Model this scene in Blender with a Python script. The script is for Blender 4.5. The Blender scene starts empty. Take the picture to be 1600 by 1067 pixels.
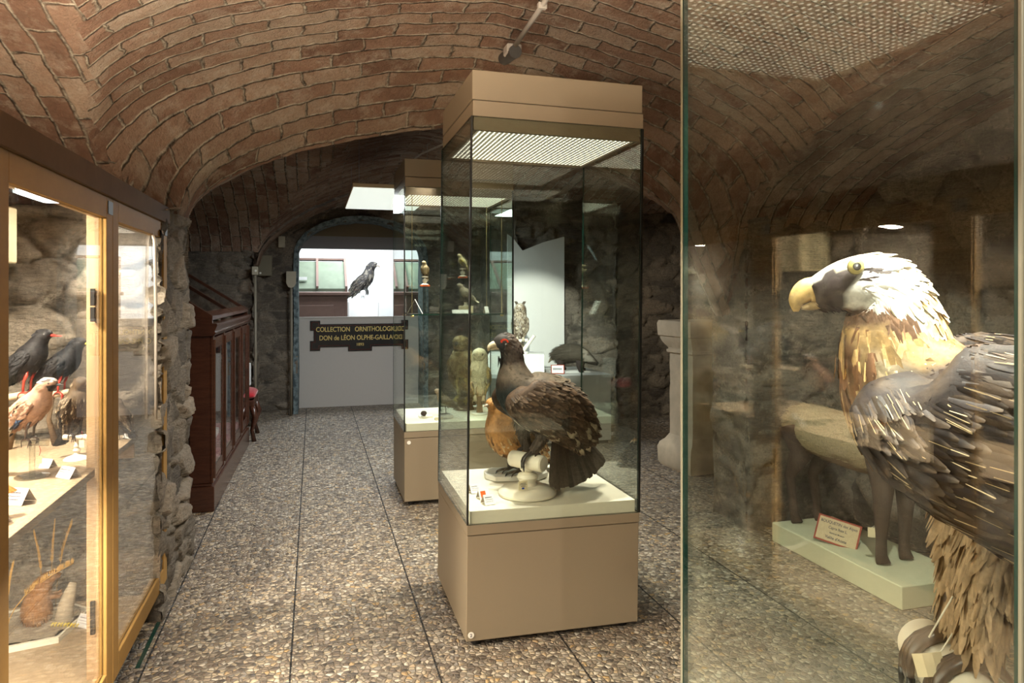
import bpy, math, random, os
from mathutils import Vector, Matrix, noise
R = math.radians
PI = math.pi
sc = bpy.context.scene
COL = sc.collection
rng = random.Random(7)

# ------------------------------------------------------------------ camera, world, exposure, main lights
H = 1.34
cam_d = bpy.data.cameras.new('camera'); cam = bpy.data.objects.new('camera', cam_d); COL.objects.link(cam)
cam_d.sensor_width = 36.0; cam_d.lens = 1110 * 36 / 1600; cam_d.clip_start = 0.02
cam_d.shift_y = -76.5 / 1600
YAW = math.atan(310 / 1110)
cam.location = (0, 0, H); cam.rotation_euler = (R(90), 0, -YAW)
sc.camera = cam
sc.view_settings.view_transform = 'Standard'; sc.view_settings.look = 'None'
sc.view_settings.gamma = 1.0; sc.view_settings.use_curve_mapping = False
sc.view_settings.exposure = 0.55
sc.cycles.transparent_max_bounces = 40
sc.cycles.max_bounces = 9; sc.cycles.diffuse_bounces = 4; sc.cycles.glossy_bounces = 4
sc.cycles.caustics_reflective = False; sc.cycles.caustics_refractive = False
sc.cycles.sample_clamp_indirect = 4.0
try:
    sc.cycles.use_denoising = True; sc.cycles.denoiser = 'OPENIMAGEDENOISE'
except Exception: pass
w = bpy.data.worlds.new('world'); sc.world = w; w.use_nodes = True
w.node_tree.nodes['Background'].inputs[0].default_value = (0.9, 0.85, 0.8, 1)
w.node_tree.nodes['Background'].inputs[1].default_value = 0.25

def aim(o, tgt):
    o.rotation_euler = (Vector(tgt) - Vector(o.location)).to_track_quat('-Z', 'Y').to_euler()
def area(name, loc, tgt, size, power, col=(1, .9, .75), sy=None, spread=None):
    l = bpy.data.lights.new(name, 'AREA'); l.energy = power; l.color = col; l.size = size
    if sy: l.shape = 'RECTANGLE'; l.size_y = sy
    if spread: l.spread = R(spread)
    o = bpy.data.objects.new(name, l); COL.objects.link(o); o.location = loc; aim(o, tgt); return o
def spot(name, loc, tgt, power, angle, col=(1, .92, .8), blend=.4, rad=.02):
    l = bpy.data.lights.new(name, 'SPOT'); l.energy = power; l.color = col; l.spot_size = R(angle); l.spot_blend = blend; l.shadow_soft_size = rad
    o = bpy.data.objects.new(name, l); COL.objects.link(o); o.location = loc; aim(o, tgt); return o
WARM = (1, .86, .66)
# room lamps on track, cabinet and far room, plus two added fill spots
spot('rear_fill_spot', (0.3, -0.5, 2.25), (1.0, 1.6, .9), 55, 80, (1, .9, .75), 1.0, .02)  # added fill from behind the camera for the vulture and grouse cases
area('vault_uplight', (-0.665, 1.5, 1.697), (-0.78, 1.5, 3.0), 0.05, 110, WARM, sy=3.1)
spot('track_spot', (0.89, 3.30, 2.30), (0.25, 4.1, 0), 120, 108, (1, .9, .74), 1.0)
spot('owl_spot', (1.30, 4.3, 1.95), (1.95, 6.3, 0.95), 230, 34, (1, .95, .86), .5, .012)
spot('ibex_spot', (1.75, 1.75, 2.12), (2.6, 3.1, 0.4), 80, 60, (1, .97, .85), .5, .012)
area('second_bay_lamp', (0.6, 5.9, 2.06), (0.6, 5.9, 0), 0.5, 34, (.9, .97, 1.0), sy=1.2)
spot('wall_fill_spot', (1.9, 4.6, 2.15), (3.5, 6.3, .9), 60, 58, (1, .9, .72), .9)  # added spot, brightens the far right wall and the pillar
area('far_room_lamp', (0.6, 9.5, 2.55), (0.6, 10.4, 1.0), 1.3, 75, (.93, .98, 1.0))

# ------------------------------------------------------------------ materials
MATS = {}
class NT:
    def __init__(s, name):
        s.m = bpy.data.materials.new(name); s.m.use_nodes = True; s.t = s.m.node_tree
        s.t.nodes.clear(); s.out = s.n('ShaderNodeOutputMaterial'); MATS[name] = s.m
    def n(s, k, **kw):
        x = s.t.nodes.new(k)
        for a, b in kw.items(): setattr(x, a, b)
        return x
    def l(s, a, b): s.t.links.new(a, b)
    def val(s, sock, v):
        if hasattr(v, 'links'): s.l(v, sock)
        else: sock.default_value = v
    def math(s, op, a, b=0.0, c=0.0, clamp=False):
        x = s.n('ShaderNodeMath', operation=op, use_clamp=clamp)
        s.val(x.inputs[0], a); s.val(x.inputs[1], b); s.val(x.inputs[2], c); return x.outputs[0]
    def mix(s, f, a, b, mode='MIX'):
        x = s.n('ShaderNodeMix', data_type='RGBA', blend_type=mode)
        s.val(x.inputs[0], f); s.val(x.inputs[6], a); s.val(x.inputs[7], b); return x.outputs[2]
    def ramp(s, f, stops):
        x = s.n('ShaderNodeValToRGB'); e = x.color_ramp.elements
        while len(e) < len(stops): e.new(.5)
        for i, (p, c) in enumerate(stops):
            e[i].position = p; e[i].color = (*c, 1) if len(c) == 3 else c
        s.val(x.inputs[0], f); return x.outputs[0]
    def noise(s, vec, scale, detail=4, rough=.55, out=0):
        x = s.n('ShaderNodeTexNoise'); s.val(x.inputs['Vector'], vec)
        x.inputs['Scale'].default_value = scale; x.inputs['Detail'].default_value = detail; x.inputs['Roughness'].default_value = rough
        return x.outputs[out]
    def obj(s): return s.n('ShaderNodeTexCoord').outputs['Object']
    def gen(s, i='UV'): return s.n('ShaderNodeTexCoord').outputs[i]
    def vmul(s, v, k):
        x = s.n('ShaderNodeVectorMath', operation='MULTIPLY'); s.val(x.inputs[0], v); x.inputs[1].default_value = k; return x.outputs[0]
    def vadd(s, v, k):
        x = s.n('ShaderNodeVectorMath', operation='ADD'); s.val(x.inputs[0], v); s.val(x.inputs[1], k); return x.outputs[0]
    def bump(s, h, strength=.5, dist=.01, nrm=None):
        x = s.n('ShaderNodeBump'); s.val(x.inputs['Height'], h); x.inputs['Strength'].default_value = strength; x.inputs['Distance'].default_value = dist
        if nrm: s.l(nrm, x.inputs['Normal'])
        return x.outputs[0]
    def prin(s, col, rough=.6, spec=.5, nrm=None, metal=0, emis=None, es=0, sheen=0, trans=0, sub=0):
        p = s.n('ShaderNodeBsdfPrincipled')
        s.val(p.inputs['Base Color'], (*col, 1) if isinstance(col, tuple) and len(col) == 3 else col)
        s.val(p.inputs['Roughness'], rough); s.val(p.inputs['Metallic'], metal)
        p.inputs['Specular IOR Level'].default_value = spec
        p.inputs['Sheen Weight'].default_value = sheen
        p.inputs['Transmission Weight'].default_value = trans
        if nrm: s.l(nrm, p.inputs['Normal'])
        if emis is not None:
            s.val(p.inputs['Emission Color'], (*emis, 1) if isinstance(emis, tuple) and len(emis) == 3 else emis); s.val(p.inputs['Emission Strength'], es)
        s.l(p.outputs[0], s.out.inputs[0]); return p

def plain(name, col, rough=.6, spec=.4, var=.06, sc_=30, **kw):
    if name in MATS: return MATS[name]
    t = NT(name); n = t.noise(t.obj(), sc_, 3)
    c0 = (*[c * (1 - var) for c in col], 1); c1 = (*[min(1, c * (1 + var)) for c in col], 1)
    t.prin(t.mix(n, c0, c1), rough, spec, **kw); return t.m
def emit(name, col, s):
    if name in MATS: return MATS[name]
    t = NT(name); t.prin((.8, .8, .8), .5, .3, emis=col, es=s); return t.m

def m_brick():
    t = NT('vault_brick'); uv = t.gen('UV')
    n1 = t.noise(uv, 2.6, 3, .5, 1); off = t.vmul(t.vadd(n1, (-.5, -.5, -.5)), (.10, .045, 0))
    n2 = t.noise(uv, 17, 4, .65, 1); off2 = t.vmul(t.vadd(n2, (-.5, -.5, -.5)), (.034, .022, 0))
    v = t.vadd(t.vadd(uv, off), off2)
    b = t.n('ShaderNodeTexBrick'); t.l(v, b.inputs['Vector'])
    b.offset = .5; b.squash = 1.0; b.inputs['Scale'].default_value = 1.0
    b.inputs['Brick Width'].default_value = .27; b.inputs['Row Height'].default_value = .094
    b.inputs['Mortar Size'].default_value = .0095; b.inputs['Mortar Smooth'].default_value = .9; b.inputs['Bias'].default_value = 0
    b.inputs['Color1'].default_value = (0, 0, 0, 1); b.inputs['Color2'].default_value = (1, 1, 1, 1); b.inputs['Mortar'].default_value = (.5, .5, .5, 1)
    mid = t.noise(uv, 13, 6, .7); fine = t.noise(uv, 75, 6, .75); big = t.noise(uv, 1.3, 3)
    r = t.math('ADD', t.math('MULTIPLY', b.outputs[0], .52), t.math('MULTIPLY', mid, .58))
    c = t.ramp(r, [(.14, (.10, .058, .042)), (.34, (.22, .118, .082)), (.50, (.32, .19, .135)), (.66, (.41, .28, .205)), (.86, (.48, .39, .31))])
    c = t.mix(t.math('MULTIPLY', t.ramp(fine, [(.40, (0, 0, 0)), (.66, (1, 1, 1))]), .5), c, (.17, .115, .08, 1))
    sm = t.ramp(t.noise(uv, 7, 7, .75), [(.50, (0, 0, 0)), (.64, (1, 1, 1))])
    c = t.mix(t.math('MULTIPLY', sm, .55), c, (.55, .47, .38, 1))
    c = t.mix(t.math('MULTIPLY', t.ramp(big, [(.4, (1, 1, 1)), (.62, (0, 0, 0))]), .35), c, (.20, .13, .09, 1))
    mk = t.ramp(t.noise(uv, 24, 5, .7), [(.36, (0, 0, 0)), (.60, (1, 1, 1))])
    mc = t.mix(mk, (.075, .058, .045, 1), (.50, .43, .34, 1))
    c = t.mix(b.outputs['Fac'], c, mc)
    h = t.math('SUBTRACT', 1.0, b.outputs['Fac'])
    h = t.math('ADD', h, t.math('MULTIPLY', mid, 1.5)); h = t.math('ADD', h, t.math('MULTIPLY', fine, .55))
    h = t.math('ADD', h, t.math('MULTIPLY', b.outputs[0], .5))
    t.prin(c, .95, .15, t.bump(h, 1.0, .022)); return t.m
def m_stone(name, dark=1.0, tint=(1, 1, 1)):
    t = NT(name); o = t.obj(); a = t.n('ShaderNodeAttribute', attribute_name='col')
    sep = t.n('ShaderNodeSeparateColor'); t.l(a.outputs['Color'], sep.inputs[0])
    idv, mort = sep.outputs[0], sep.outputs[1]
    mid = t.noise(o, 8, 8, .72); fine = t.noise(o, 60, 8, .78); vein = t.noise(t.vmul(o, (3, 3, 14)), 5, 7, .75)
    f = t.math('ADD', t.math('MULTIPLY', idv, .45), t.math('MULTIPLY', vein, .6))
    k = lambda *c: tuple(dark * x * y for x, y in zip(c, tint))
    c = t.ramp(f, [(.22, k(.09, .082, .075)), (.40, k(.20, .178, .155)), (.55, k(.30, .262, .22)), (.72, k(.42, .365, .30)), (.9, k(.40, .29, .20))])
    c = t.mix(t.math('MULTIPLY', t.ramp(fine, [(.44, (0, 0, 0)), (.62, (1, 1, 1))]), .6), c, (*k(.10, .088, .075), 1))
    mc = t.mix(t.ramp(fine, [(.38, (0, 0, 0)), (.58, (1, 1, 1))]), (*k(.13, .11, .085), 1), (*k(.56, .50, .42), 1))
    c = t.mix(t.math('MULTIPLY', mort, .9), c, mc)
    h = t.math('ADD', t.math('MULTIPLY', mid, 1.3), t.math('MULTIPLY', fine, t.math('ADD', .35, t.math('MULTIPLY', mort, .9))))
    h = t.math('ADD', h, t.math('MULTIPLY', vein, .9))
    t.prin(c, .9, .2, t.bump(h, 1.0, .022)); return t.m
def m_floor():
    t = NT('pebble_concrete'); o = t.obj()
    nz = t.noise(o, 18, 2, .5, 1); v = t.vadd(o, t.vmul(t.vadd(nz, (-.5, -.5, -.5)), (.012, .012, 0)))
    vo = t.n('ShaderNodeTexVoronoi', feature='F1'); t.l(v, vo.inputs['Vector']); vo.inputs['Scale'].default_value = 52; vo.inputs['Randomness'].default_value = .95
    ve = t.n('ShaderNodeTexVoronoi', feature='DISTANCE_TO_EDGE'); t.l(v, ve.inputs['Vector']); ve.inputs['Scale'].default_value = 52; ve.inputs['Randomness'].default_value = .95
    sep = t.n('ShaderNodeSeparateColor'); t.l(vo.outputs['Color'], sep.inputs[0])
    c = t.ramp(sep.outputs[0], [(0, (.035, .03, .028)), (.22, (.12, .09, .07)), (.4, (.27, .21, .155)), (.58, (.22, .20, .18)), (.72, (.46, .37, .25)), (.86, (.55, .50, .43)), (1, (.40, .25, .10))])
    e = t.ramp(ve.outputs['Distance'], [(.0, (0, 0, 0)), (.13, (1, 1, 1))])
    fine = t.noise(o, 240, 3)
    c = t.mix(t.math('MULTIPLY', fine, .3), c, (.25, .2, .16, 1))
    c = t.mix(e, (.16, .135, .105, 1), c)
    h = t.math('POWER', t.math('MULTIPLY', ve.outputs['Distance'], 2.2, clamp=True), .55)
    # slab joints on the 0.503 m grid along the corridor, 1.0 m across
    sx = t.n('ShaderNodeSeparateXYZ'); t.l(o, sx.inputs[0])
    def joint(x, per, off, wd):
        fr = t.math('FRACT', t.math('DIVIDE', t.math('SUBTRACT', x, off), per))
        dd = t.math('MINIMUM', fr, t.math('SUBTRACT', 1.0, fr)); return t.math('LESS_THAN', t.math('MULTIPLY', dd, per), wd)
    jx = joint(sx.outputs[0], .503, -.079, .0035); jy = joint(sx.outputs[1], 1.01, 2.80, .0022)
    j = t.math('MAXIMUM', jx, t.math('MULTIPLY', jy, .75))
    c = t.mix(j, c, (.015, .013, .012, 1))
    h = t.math('SUBTRACT', h, t.math('MULTIPLY', j, 1.5))
    t.prin(c, t.math('ADD', .32, t.math('MULTIPLY', fine, .3)), .45, t.bump(h, 1.0, .006)); return t.m
def m_wood(name, c0, c1, rough=.4, scale=(1, 1, 10), spec=.5):
    t = NT(name); o = t.vmul(t.obj(), scale); n = t.noise(o, 6, 5, .6); f = t.noise(o, 40, 4, .6)
    c = t.ramp(t.math('ADD', t.math('MULTIPLY', n, .7), t.math('MULTIPLY', f, .3)), [(.3, c0), (.7, c1)])
    t.prin(c, rough, spec, t.bump(f, .12, .002)); return t.m
def m_glass(name, tint=(.945, .975, .955), f0=.046, power=1.0):
    t = NT(name); g = t.n('ShaderNodeNewGeometry')
    d = t.n('ShaderNodeVectorMath', operation='DOT_PRODUCT'); t.l(g.outputs['Incoming'], d.inputs[0]); t.l(g.outputs['Normal'], d.inputs[1])
    c = t.math('ABSOLUTE', d.outputs['Value']); p = t.math('POWER', t.math('SUBTRACT', 1.0, c, clamp=True), 5.0)
    fac = t.math('ADD', f0, t.math('MULTIPLY', p, 1 - f0), clamp=True)
    tr = t.n('ShaderNodeBsdfTransparent'); tr.inputs[0].default_value = (*tint, 1)
    gl = t.n('ShaderNodeBsdfGlossy'); gl.inputs['Roughness'].default_value = 0.0; gl.inputs[0].default_value = (1, 1, 1, 1)
    mx = t.n('ShaderNodeMixShader'); t.l(fac, mx.inputs[0]); t.l(tr.outputs[0], mx.inputs[1]); t.l(gl.outputs[0], mx.inputs[2])
    t.l(mx.outputs[0], t.out.inputs[0]); return t.m
def m_attr(name, rough=.7, spec=.3, sheen=.0, bump=.3, bs=90, stretch=(1, 1, 1)):
    t = NT(name); a = t.n('ShaderNodeAttribute', attribute_name='col'); o = t.vmul(t.obj(), stretch)
    n = t.noise(o, bs, 4, .6)
    c = t.mix(t.math('MULTIPLY', t.ramp(n, [(.3, (1, 1, 1)), (.6, (0, 0, 0))]), .35), a.outputs['Color'], (0, 0, 0, 1), 'MULTIPLY')
    t.prin(c, rough, spec, t.bump(n, bump, .003), sheen=sheen); return t.m
def m_grille():
    t = NT('lamp_grille'); o = t.obj(); sx = t.n('ShaderNodeSeparateXYZ'); t.l(o, sx.inputs[0])
    per = .0195
    def cell(x): return t.math('SUBTRACT', t.math('FRACT', t.math('DIVIDE', x, per)), .5)
    a = cell(sx.outputs[0]); b = cell(sx.outputs[1])
    r = t.math('SQRT', t.math('ADD', t.math('MULTIPLY', a, a), t.math('MULTIPLY', b, b)))
    m = t.math('LESS_THAN', r, .22)
    es = t.math('ADD', .06, t.math('MULTIPLY', m, 3.0))
    t.prin(t.mix(m, (.62, .60, .50, 1), (1, 1, 1, 1)), .5, .3, emis=(1, .93, .74), es=es); return t.m

m_brick(); m_stone('rubble_stone'); m_stone('shaded_rubble', .80, (1.0, .95, .88)); m_stone('lit_rubble', 1.25, (1.0, .97, .93)); m_floor(); m_glass('case_glass'); m_glass('near_glass', (.94, .965, .945), .06); m_glass('cabinet_glass', (.98, .99, .985), .035); m_grille()  # lit and darkened rubble copies put the walls' light and shade into the stone colour
m_wood('birch', (.37, .245, .135), (.46, .315, .18), .38, (14, 1.2, 1.2)); m_wood('birch_dark', (.10, .058, .028), (.13, .078, .04), .75, (10, 1, 1), .2)
m_wood('birch_frame', (.30, .17, .05), (.37, .22, .07), .6, (2, 1, 2), .2)
m_wood('shelf_board', (.30, .215, .13), (.38, .28, .18), .6, (8, 1, 1))
m_wood('mahogany', (.035, .012, .007), (.085, .030, .016), .22, (1.5, 1.5, 9), .6)
m_wood('pale_oak', (.45, .34, .2), (.6, .46, .3), .5)
m_attr('plumage', .62, .25, .0); m_attr('fur', .8, .15, .0, .5, 160, (1, 1, .4)); m_attr('horn', .35, .5, .0, .1)
plain('case_paint', (.25, .20, .138), .5, .35, .02, 200)
plain('case_paint_dark', (.20, .155, .10), .6, .3, .03)
plain('deck', (.80, .75, .62), .6, .3, .04, 60)
plain('white_paint', (.86, .83, .76), .4, .4, .03)
plain('cream_paint', (.78, .72, .60), .35, .5, .05)
plain('chalk_white', (.82, .82, .80), .8, .2, .03)
plain('grey_panel', (.60, .56, .52), .8, .2, .03); plain('lintel_grey', (.30, .29, .30), .8, .2, .03)
plain('platform_grey', (.50, .49, .47), .8, .2, .04); plain('black', (.008, .008, .008), .45, .4, .2)
plain('gasket', (.012, .013, .012), .3, .6, .2); plain('paper', (.86, .86, .88), .7, .2, .02); plain('print', (.10, .10, .13), .8, .1)
plain('paper_back', (.42, .36, .30), .8, .1); plain('orange', (.75, .12, .02), .5, .3); plain('tag_card', (.72, .62, .42), .7, .2, .1)
plain('red_border', (.35, .07, .05), .7, .2); plain('old_card', (.62, .50, .33), .8, .1, .1, 60)
plain('red_velvet', (.42, .01, .02), .8, .2, .15, 20, sheen=.6); plain('red_cloth', (.30, .015, .05), .9, .1, .1)
plain('brass', (.55, .42, .2), .35, .5, metal=1.0); plain('steel', (.45, .45, .45), .3, .5, metal=1.0)
plain('box_metal', (.17, .15, .10), .45, .5); plain('beige_plastic', (.40, .36, .27), .5, .4); plain('conduit', (.24, .21, .155), .5, .4)
plain('white_pipe', (.45, .41, .37), .45, .4); plain('old_stone', (.50, .42, .31), .95, .1, .22, 14); plain('acrylic_edge', (.7, .78, .76), .1, .8)
plain('sign_black', (.010, .011, .014), .25, .6); plain('gilt', (.85, .64, .22), .5, .4, .1); plain('sign_red', (.18, .03, .02), .5, .3)
plain('straw', (.56, .33, .09), .8, .2, .25); plain('gravel', (.30, .25, .19), .95, .1, .5, 160); plain('bark', (.16, .11, .07), .9, .1, .4, 40)
plain('greyblue', (.10, .11, .14), .5, .4); plain('seal_pale', (.30, .29, .22), .4, .5); plain('green_edge', (.012, .045, .035), .15, .7, .1); plain('tray_white', (.75, .71, .6), .5, .3)
plain('ibex_base', (.62, .62, .44), .55, .35, .06, 12); plain('loudspeaker', (.60, .52, .33), .6, .3); plain('string', (.7, .66, .55), .9, .1)
plain('lichen', (.55, .42, .05), .9, .1, .3); plain('blue_mark', (.02, .06, .35), .6, .2)
plain('far_wood', (.16, .10, .085), .6, .3, .2, 5); plain('far_white', (.9, .92, .93), .9, .1, .01); plain('far_green', (.13, .16, .12), .7, .2, .3, 9)
plain('lamp_body', (.06, .055, .05), .5, .4)
emit('lamp_face', (1, .95, .85), 30); emit('panel_face', (.92, 1, .90), .55); emit('strip_face', (1, .86, .66), 4)
def m_clear():
    t = NT('acrylic'); g = t.n('ShaderNodeBsdfTransparent'); g.inputs[0].default_value = (.86, .89, .87, 1)
    gl = t.n('ShaderNodeBsdfGlossy'); gl.inputs['Roughness'].default_value = .03
    lw = t.n('ShaderNodeLayerWeight'); lw.inputs[0].default_value = .35
    mx = t.n('ShaderNodeMixShader'); t.l(lw.outputs['Facing'], mx.inputs[0]); t.l(g.outputs[0], mx.inputs[1]); t.l(gl.outputs[0], mx.inputs[2]); t.l(mx.outputs[0], t.out.inputs[0])
m_clear()

# ------------------------------------------------------------------ mesh helpers
class MB:
    """collects vertices, faces, colours and material indices for ONE mesh object"""
    def __init__(s): s.v = []; s.f = []; s.c = []; s.mi = []; s.uv = None; s.cur = 0; s.col = (.5, .5, .5)
    def add(s, vs, fs, col=None):
        b = len(s.v); s.v += [tuple(p) for p in vs]; s.f += [tuple(i + b for i in f) for f in fs]
        if callable(col): s.c += [col(p) for p in vs]
        elif isinstance(col, list): s.c += col
        else: s.c += [col or s.col] * len(vs)
        s.mi += [s.cur] * len(fs); return s
    def box(s, a, b, col=None, bev=0):
        (x0, y0, z0), (x1, y1, z1) = a, b
        if bev:
            e = min(bev, abs(x1 - x0) / 2.1, abs(y1 - y0) / 2.1, abs(z1 - z0) / 2.1)
            vs = []; idx = {}
            for ix, (x, sx) in enumerate(((x0, 1), (x1, -1))):
                for iy, (y, sy) in enumerate(((y0, 1), (y1, -1))):
                    for iz, (z, sz) in enumerate(((z0, 1), (z1, -1))):
                        for ax in range(3):
                            p = [x + sx * e, y + sy * e, z + sz * e]; p[ax] = (x, y, z)[ax]; idx[ix, iy, iz, ax] = len(vs); vs.append(tuple(p))
            fs = []
            fs.append([idx[0, 0, 0, 0], idx[0, 0, 1, 0], idx[0, 1, 1, 0], idx[0, 1, 0, 0]]); fs.append([idx[1, 0, 0, 0], idx[1, 1, 0, 0], idx[1, 1, 1, 0], idx[1, 0, 1, 0]])
            fs.append([idx[0, 0, 0, 1], idx[1, 0, 0, 1], idx[1, 0, 1, 1], idx[0, 0, 1, 1]]); fs.append([idx[0, 1, 0, 1], idx[0, 1, 1, 1], idx[1, 1, 1, 1], idx[1, 1, 0, 1]])
            fs.append([idx[0, 0, 0, 2], idx[0, 1, 0, 2], idx[1, 1, 0, 2], idx[1, 0, 0, 2]]); fs.append([idx[0, 0, 1, 2], idx[1, 0, 1, 2], idx[1, 1, 1, 2], idx[0, 1, 1, 2]])
            for i in (0, 1):
                for j in (0, 1):
                    fs.append([idx[i, j, 0, 0], idx[i, j, 1, 0], idx[i, j, 1, 1], idx[i, j, 0, 1]])
                    fs.append([idx[i, 0, j, 0], idx[i, 1, j, 0], idx[i, 1, j, 2], idx[i, 0, j, 2]])
                    fs.append([idx[0, i, j, 1], idx[1, i, j, 1], idx[1, i, j, 2], idx[0, i, j, 2]])
                    for k in (0, 1): fs.append([idx[i, j, k, 0], idx[i, j, k, 1], idx[i, j, k, 2]])
            return s.add(vs, fs, col)
        vs = [(x, y, z) for x in (x0, x1) for y in (y0, y1) for z in (z0, z1)]
        return s.add(vs, [(0, 1, 3, 2), (4, 6, 7, 5), (0, 4, 5, 1), (2, 3, 7, 6), (0, 2, 6, 4), (1, 5, 7, 3)], col)
    def tube(s, pts, rad, n=10, col=None, cap=True):
        pts = [Vector(p) for p in pts]; m = len(pts)
        if not isinstance(rad, (list, tuple)): rad = [rad] * m
        vs = []; fs = []; prev = None
        for i, p in enumerate(pts):
            t = (pts[min(i + 1, m - 1)] - pts[max(i - 1, 0)]).normalized()
            if prev is None:
                a = Vector((0, 0, 1)) if abs(t.z) < .9 else Vector((1, 0, 0)); u = t.cross(a).normalized()
            else:
                u = (prev - t * prev.dot(t)).normalized()
            prev = u; v = t.cross(u)
            for k in range(n):
                an = 2 * PI * k / n; vs.append(p + (u * math.cos(an) + v * math.sin(an)) * rad[i])
        for i in range(m - 1):
            for k in range(n): fs.append((i * n + k, i * n + (k + 1) % n, (i + 1) * n + (k + 1) % n, (i + 1) * n + k))
        if cap: fs.append(tuple(range(n))[::-1]); fs.append(tuple((m - 1) * n + k for k in range(n)))
        return s.add(vs, fs, col)
    def lathe(s, prof, c=(0, 0, 0), n=28, col=None, axis='z'):
        vs = []; fs = []; m = len(prof)
        for r, z in prof:
            for k in range(n):
                an = 2 * PI * k / n; p = (r * math.cos(an), r * math.sin(an), z)
                if axis == 'y': p = (p[0], p[2], p[1])
                if axis == 'x': p = (p[2], p[0], p[1])
                vs.append((p[0] + c[0], p[1] + c[1], p[2] + c[2]))
        for i in range(m - 1):
            for k in range(n): fs.append((i * n + k, i * n + (k + 1) % n, (i + 1) * n + (k + 1) % n, (i + 1) * n + k))
        fs.append(tuple(range(n))[::-1]); fs.append(tuple((m - 1) * n + k for k in range(n)))
        return s.add(vs, fs, col)
    def prism(s, poly, a, b, axis='y', col=None):
        n = len(poly)
        def P(p, t): return {'y': (p[0], t, p[1]), 'x': (t, p[0], p[1]), 'z': (p[0], p[1], t)}[axis]
        vs = [P(p, a) for p in poly] + [P(p, b) for p in poly]
        fs = [tuple(range(n)), tuple(range(n, 2 * n))[::-1]] + [(i, (i + 1) % n + 0, (i + 1) % n + n, i + n) for i in range(n)]
        return s.add(vs, fs, col)
    def build(s, name, mat, parent=None, smooth=False, recalc=True):
        me = bpy.data.meshes.new(name); me.from_pydata(s.v, [], s.f)
        for m_ in (mat if isinstance(mat, (list, tuple)) else [mat]): me.materials.append(MATS[m_])
        if any(s.mi): me.polygons.foreach_set('material_index', s.mi)
        a = me.color_attributes.new('col', 'FLOAT_COLOR', 'POINT')
        flat = []
        for c in s.c: flat += [c[0], c[1], c[2], 1.0]
        a.data.foreach_set('color', flat)
        if s.uv:
            ul = me.uv_layers.new(name='UVMap')
            for lp in me.loops: ul.data[lp.index].uv = s.uv[lp.vertex_index]
        if recalc:
            import bmesh
            bm = bmesh.new(); bm.from_mesh(me); bmesh.ops.recalc_face_normals(bm, faces=bm.faces); bm.to_mesh(me); bm.free()
        if smooth:
            me.polygons.foreach_set('use_smooth', [True] * len(me.polygons))
            if smooth == 'auto':
                try: me.set_sharp_from_angle(angle=R(35))
                except Exception: pass
        o = bpy.data.objects.new(name, me); COL.objects.link(o)
        if parent: o.parent = parent
        return o
def tag(o, label=None, cat=None, group=None, kind=None):
    if label: o['label'] = label
    if cat: o['category'] = cat
    if group: o['group'] = group
    if kind: o['kind'] = kind
    return o
def thing(name, label, cat, loc=(0, 0, 0), rz=0, group=None):
    o = bpy.data.objects.new(name, None); COL.objects.link(o); o.location = loc; o.rotation_euler = (0, 0, rz); o.empty_display_size = .05
    return tag(o, label, cat, group)
def copy_tree(o, parent=None):
    c = o.copy(); COL.objects.link(c)
    if parent: c.parent = parent
    for ch in list(o.children): copy_tree(ch, c)
    return c
def text(name, body, size, mat, parent, loc, rot=(R(90), 0, 0), align='CENTER', ext=.0015, sx=1.0):
    cu = bpy.data.curves.new(name, 'FONT'); cu.body = body; cu.size = size; cu.align_x = align; cu.extrude = ext; cu.offset = size * .012
    o = bpy.data.objects.new(name, cu); COL.objects.link(o)
    dg = bpy.context.evaluated_depsgraph_get(); me = bpy.data.meshes.new_from_object(o.evaluated_get(dg))
    bpy.data.objects.remove(o)
    me.materials.clear(); me.materials.append(MATS[mat])
    x = bpy.data.objects.new(name, me); COL.objects.link(x); x.location = loc; x.rotation_euler = rot; x.scale = (sx, 1, 1); x.parent = parent; return x
def lerp(a, b, t): return a + (b - a) * t
def tab(pts, x):
    if x <= pts[0][0]: return pts[0][1]
    for (a, fa), (b, fb) in zip(pts, pts[1:]):
        if x <= b:
            t = (x - a) / (b - a); return fa + (fb - fa) * t
    return pts[-1][1]
#==SETTING==
# ------------------------------------------------------------------ the setting
def arch(u, p=1.3, q=.55): u = min(1.0, abs(u)); return (1 - u ** p) ** q
def arch1(x): return arch((x - .763) / 1.355)
def arch2(x): return arch((x - .86) / 1.42)
def web_y1(x, y):
    g = min(1, max(0, (3.72 - y) / .5)); g = g * g * (3 - 2 * g); hw = 1.355 + .33 * g
    u = abs((x - .763) / hw); a = arch(u)
    if u > 1: return 1.72 - (u - 1) * 3
    return 1.72 + .525 * a + .42 * math.tanh(2.4 * a) * (1 - math.exp(-(3.85 - y) / .5))
def web_x1(x, y):
    v = max(0, (y - 1.3)) / 2.2
    return (1.72 + .62 * arch(v, 1.7, .6)) if v < 1 else 1.72 - (v - 1) * 6
def web_y2(x, y):
    t = (y - 3.85) / 3.75; a1, a2 = arch1(x), arch2(x)
    if a1 <= 0 and t < .5 and abs((x - .763) / 1.355) > 1: return 1.2
    return lerp(1.72 + .525 * a1, 1.65 + .86 * a2, t) + .9 * t * (1 - t) * math.tanh(2.2 * min(a1, a2))
def web_x2(x, y):
    v = abs(y - 5.72) / 1.90
    return 1.68 + .78 * arch(v, 1.6, .6)
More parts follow.
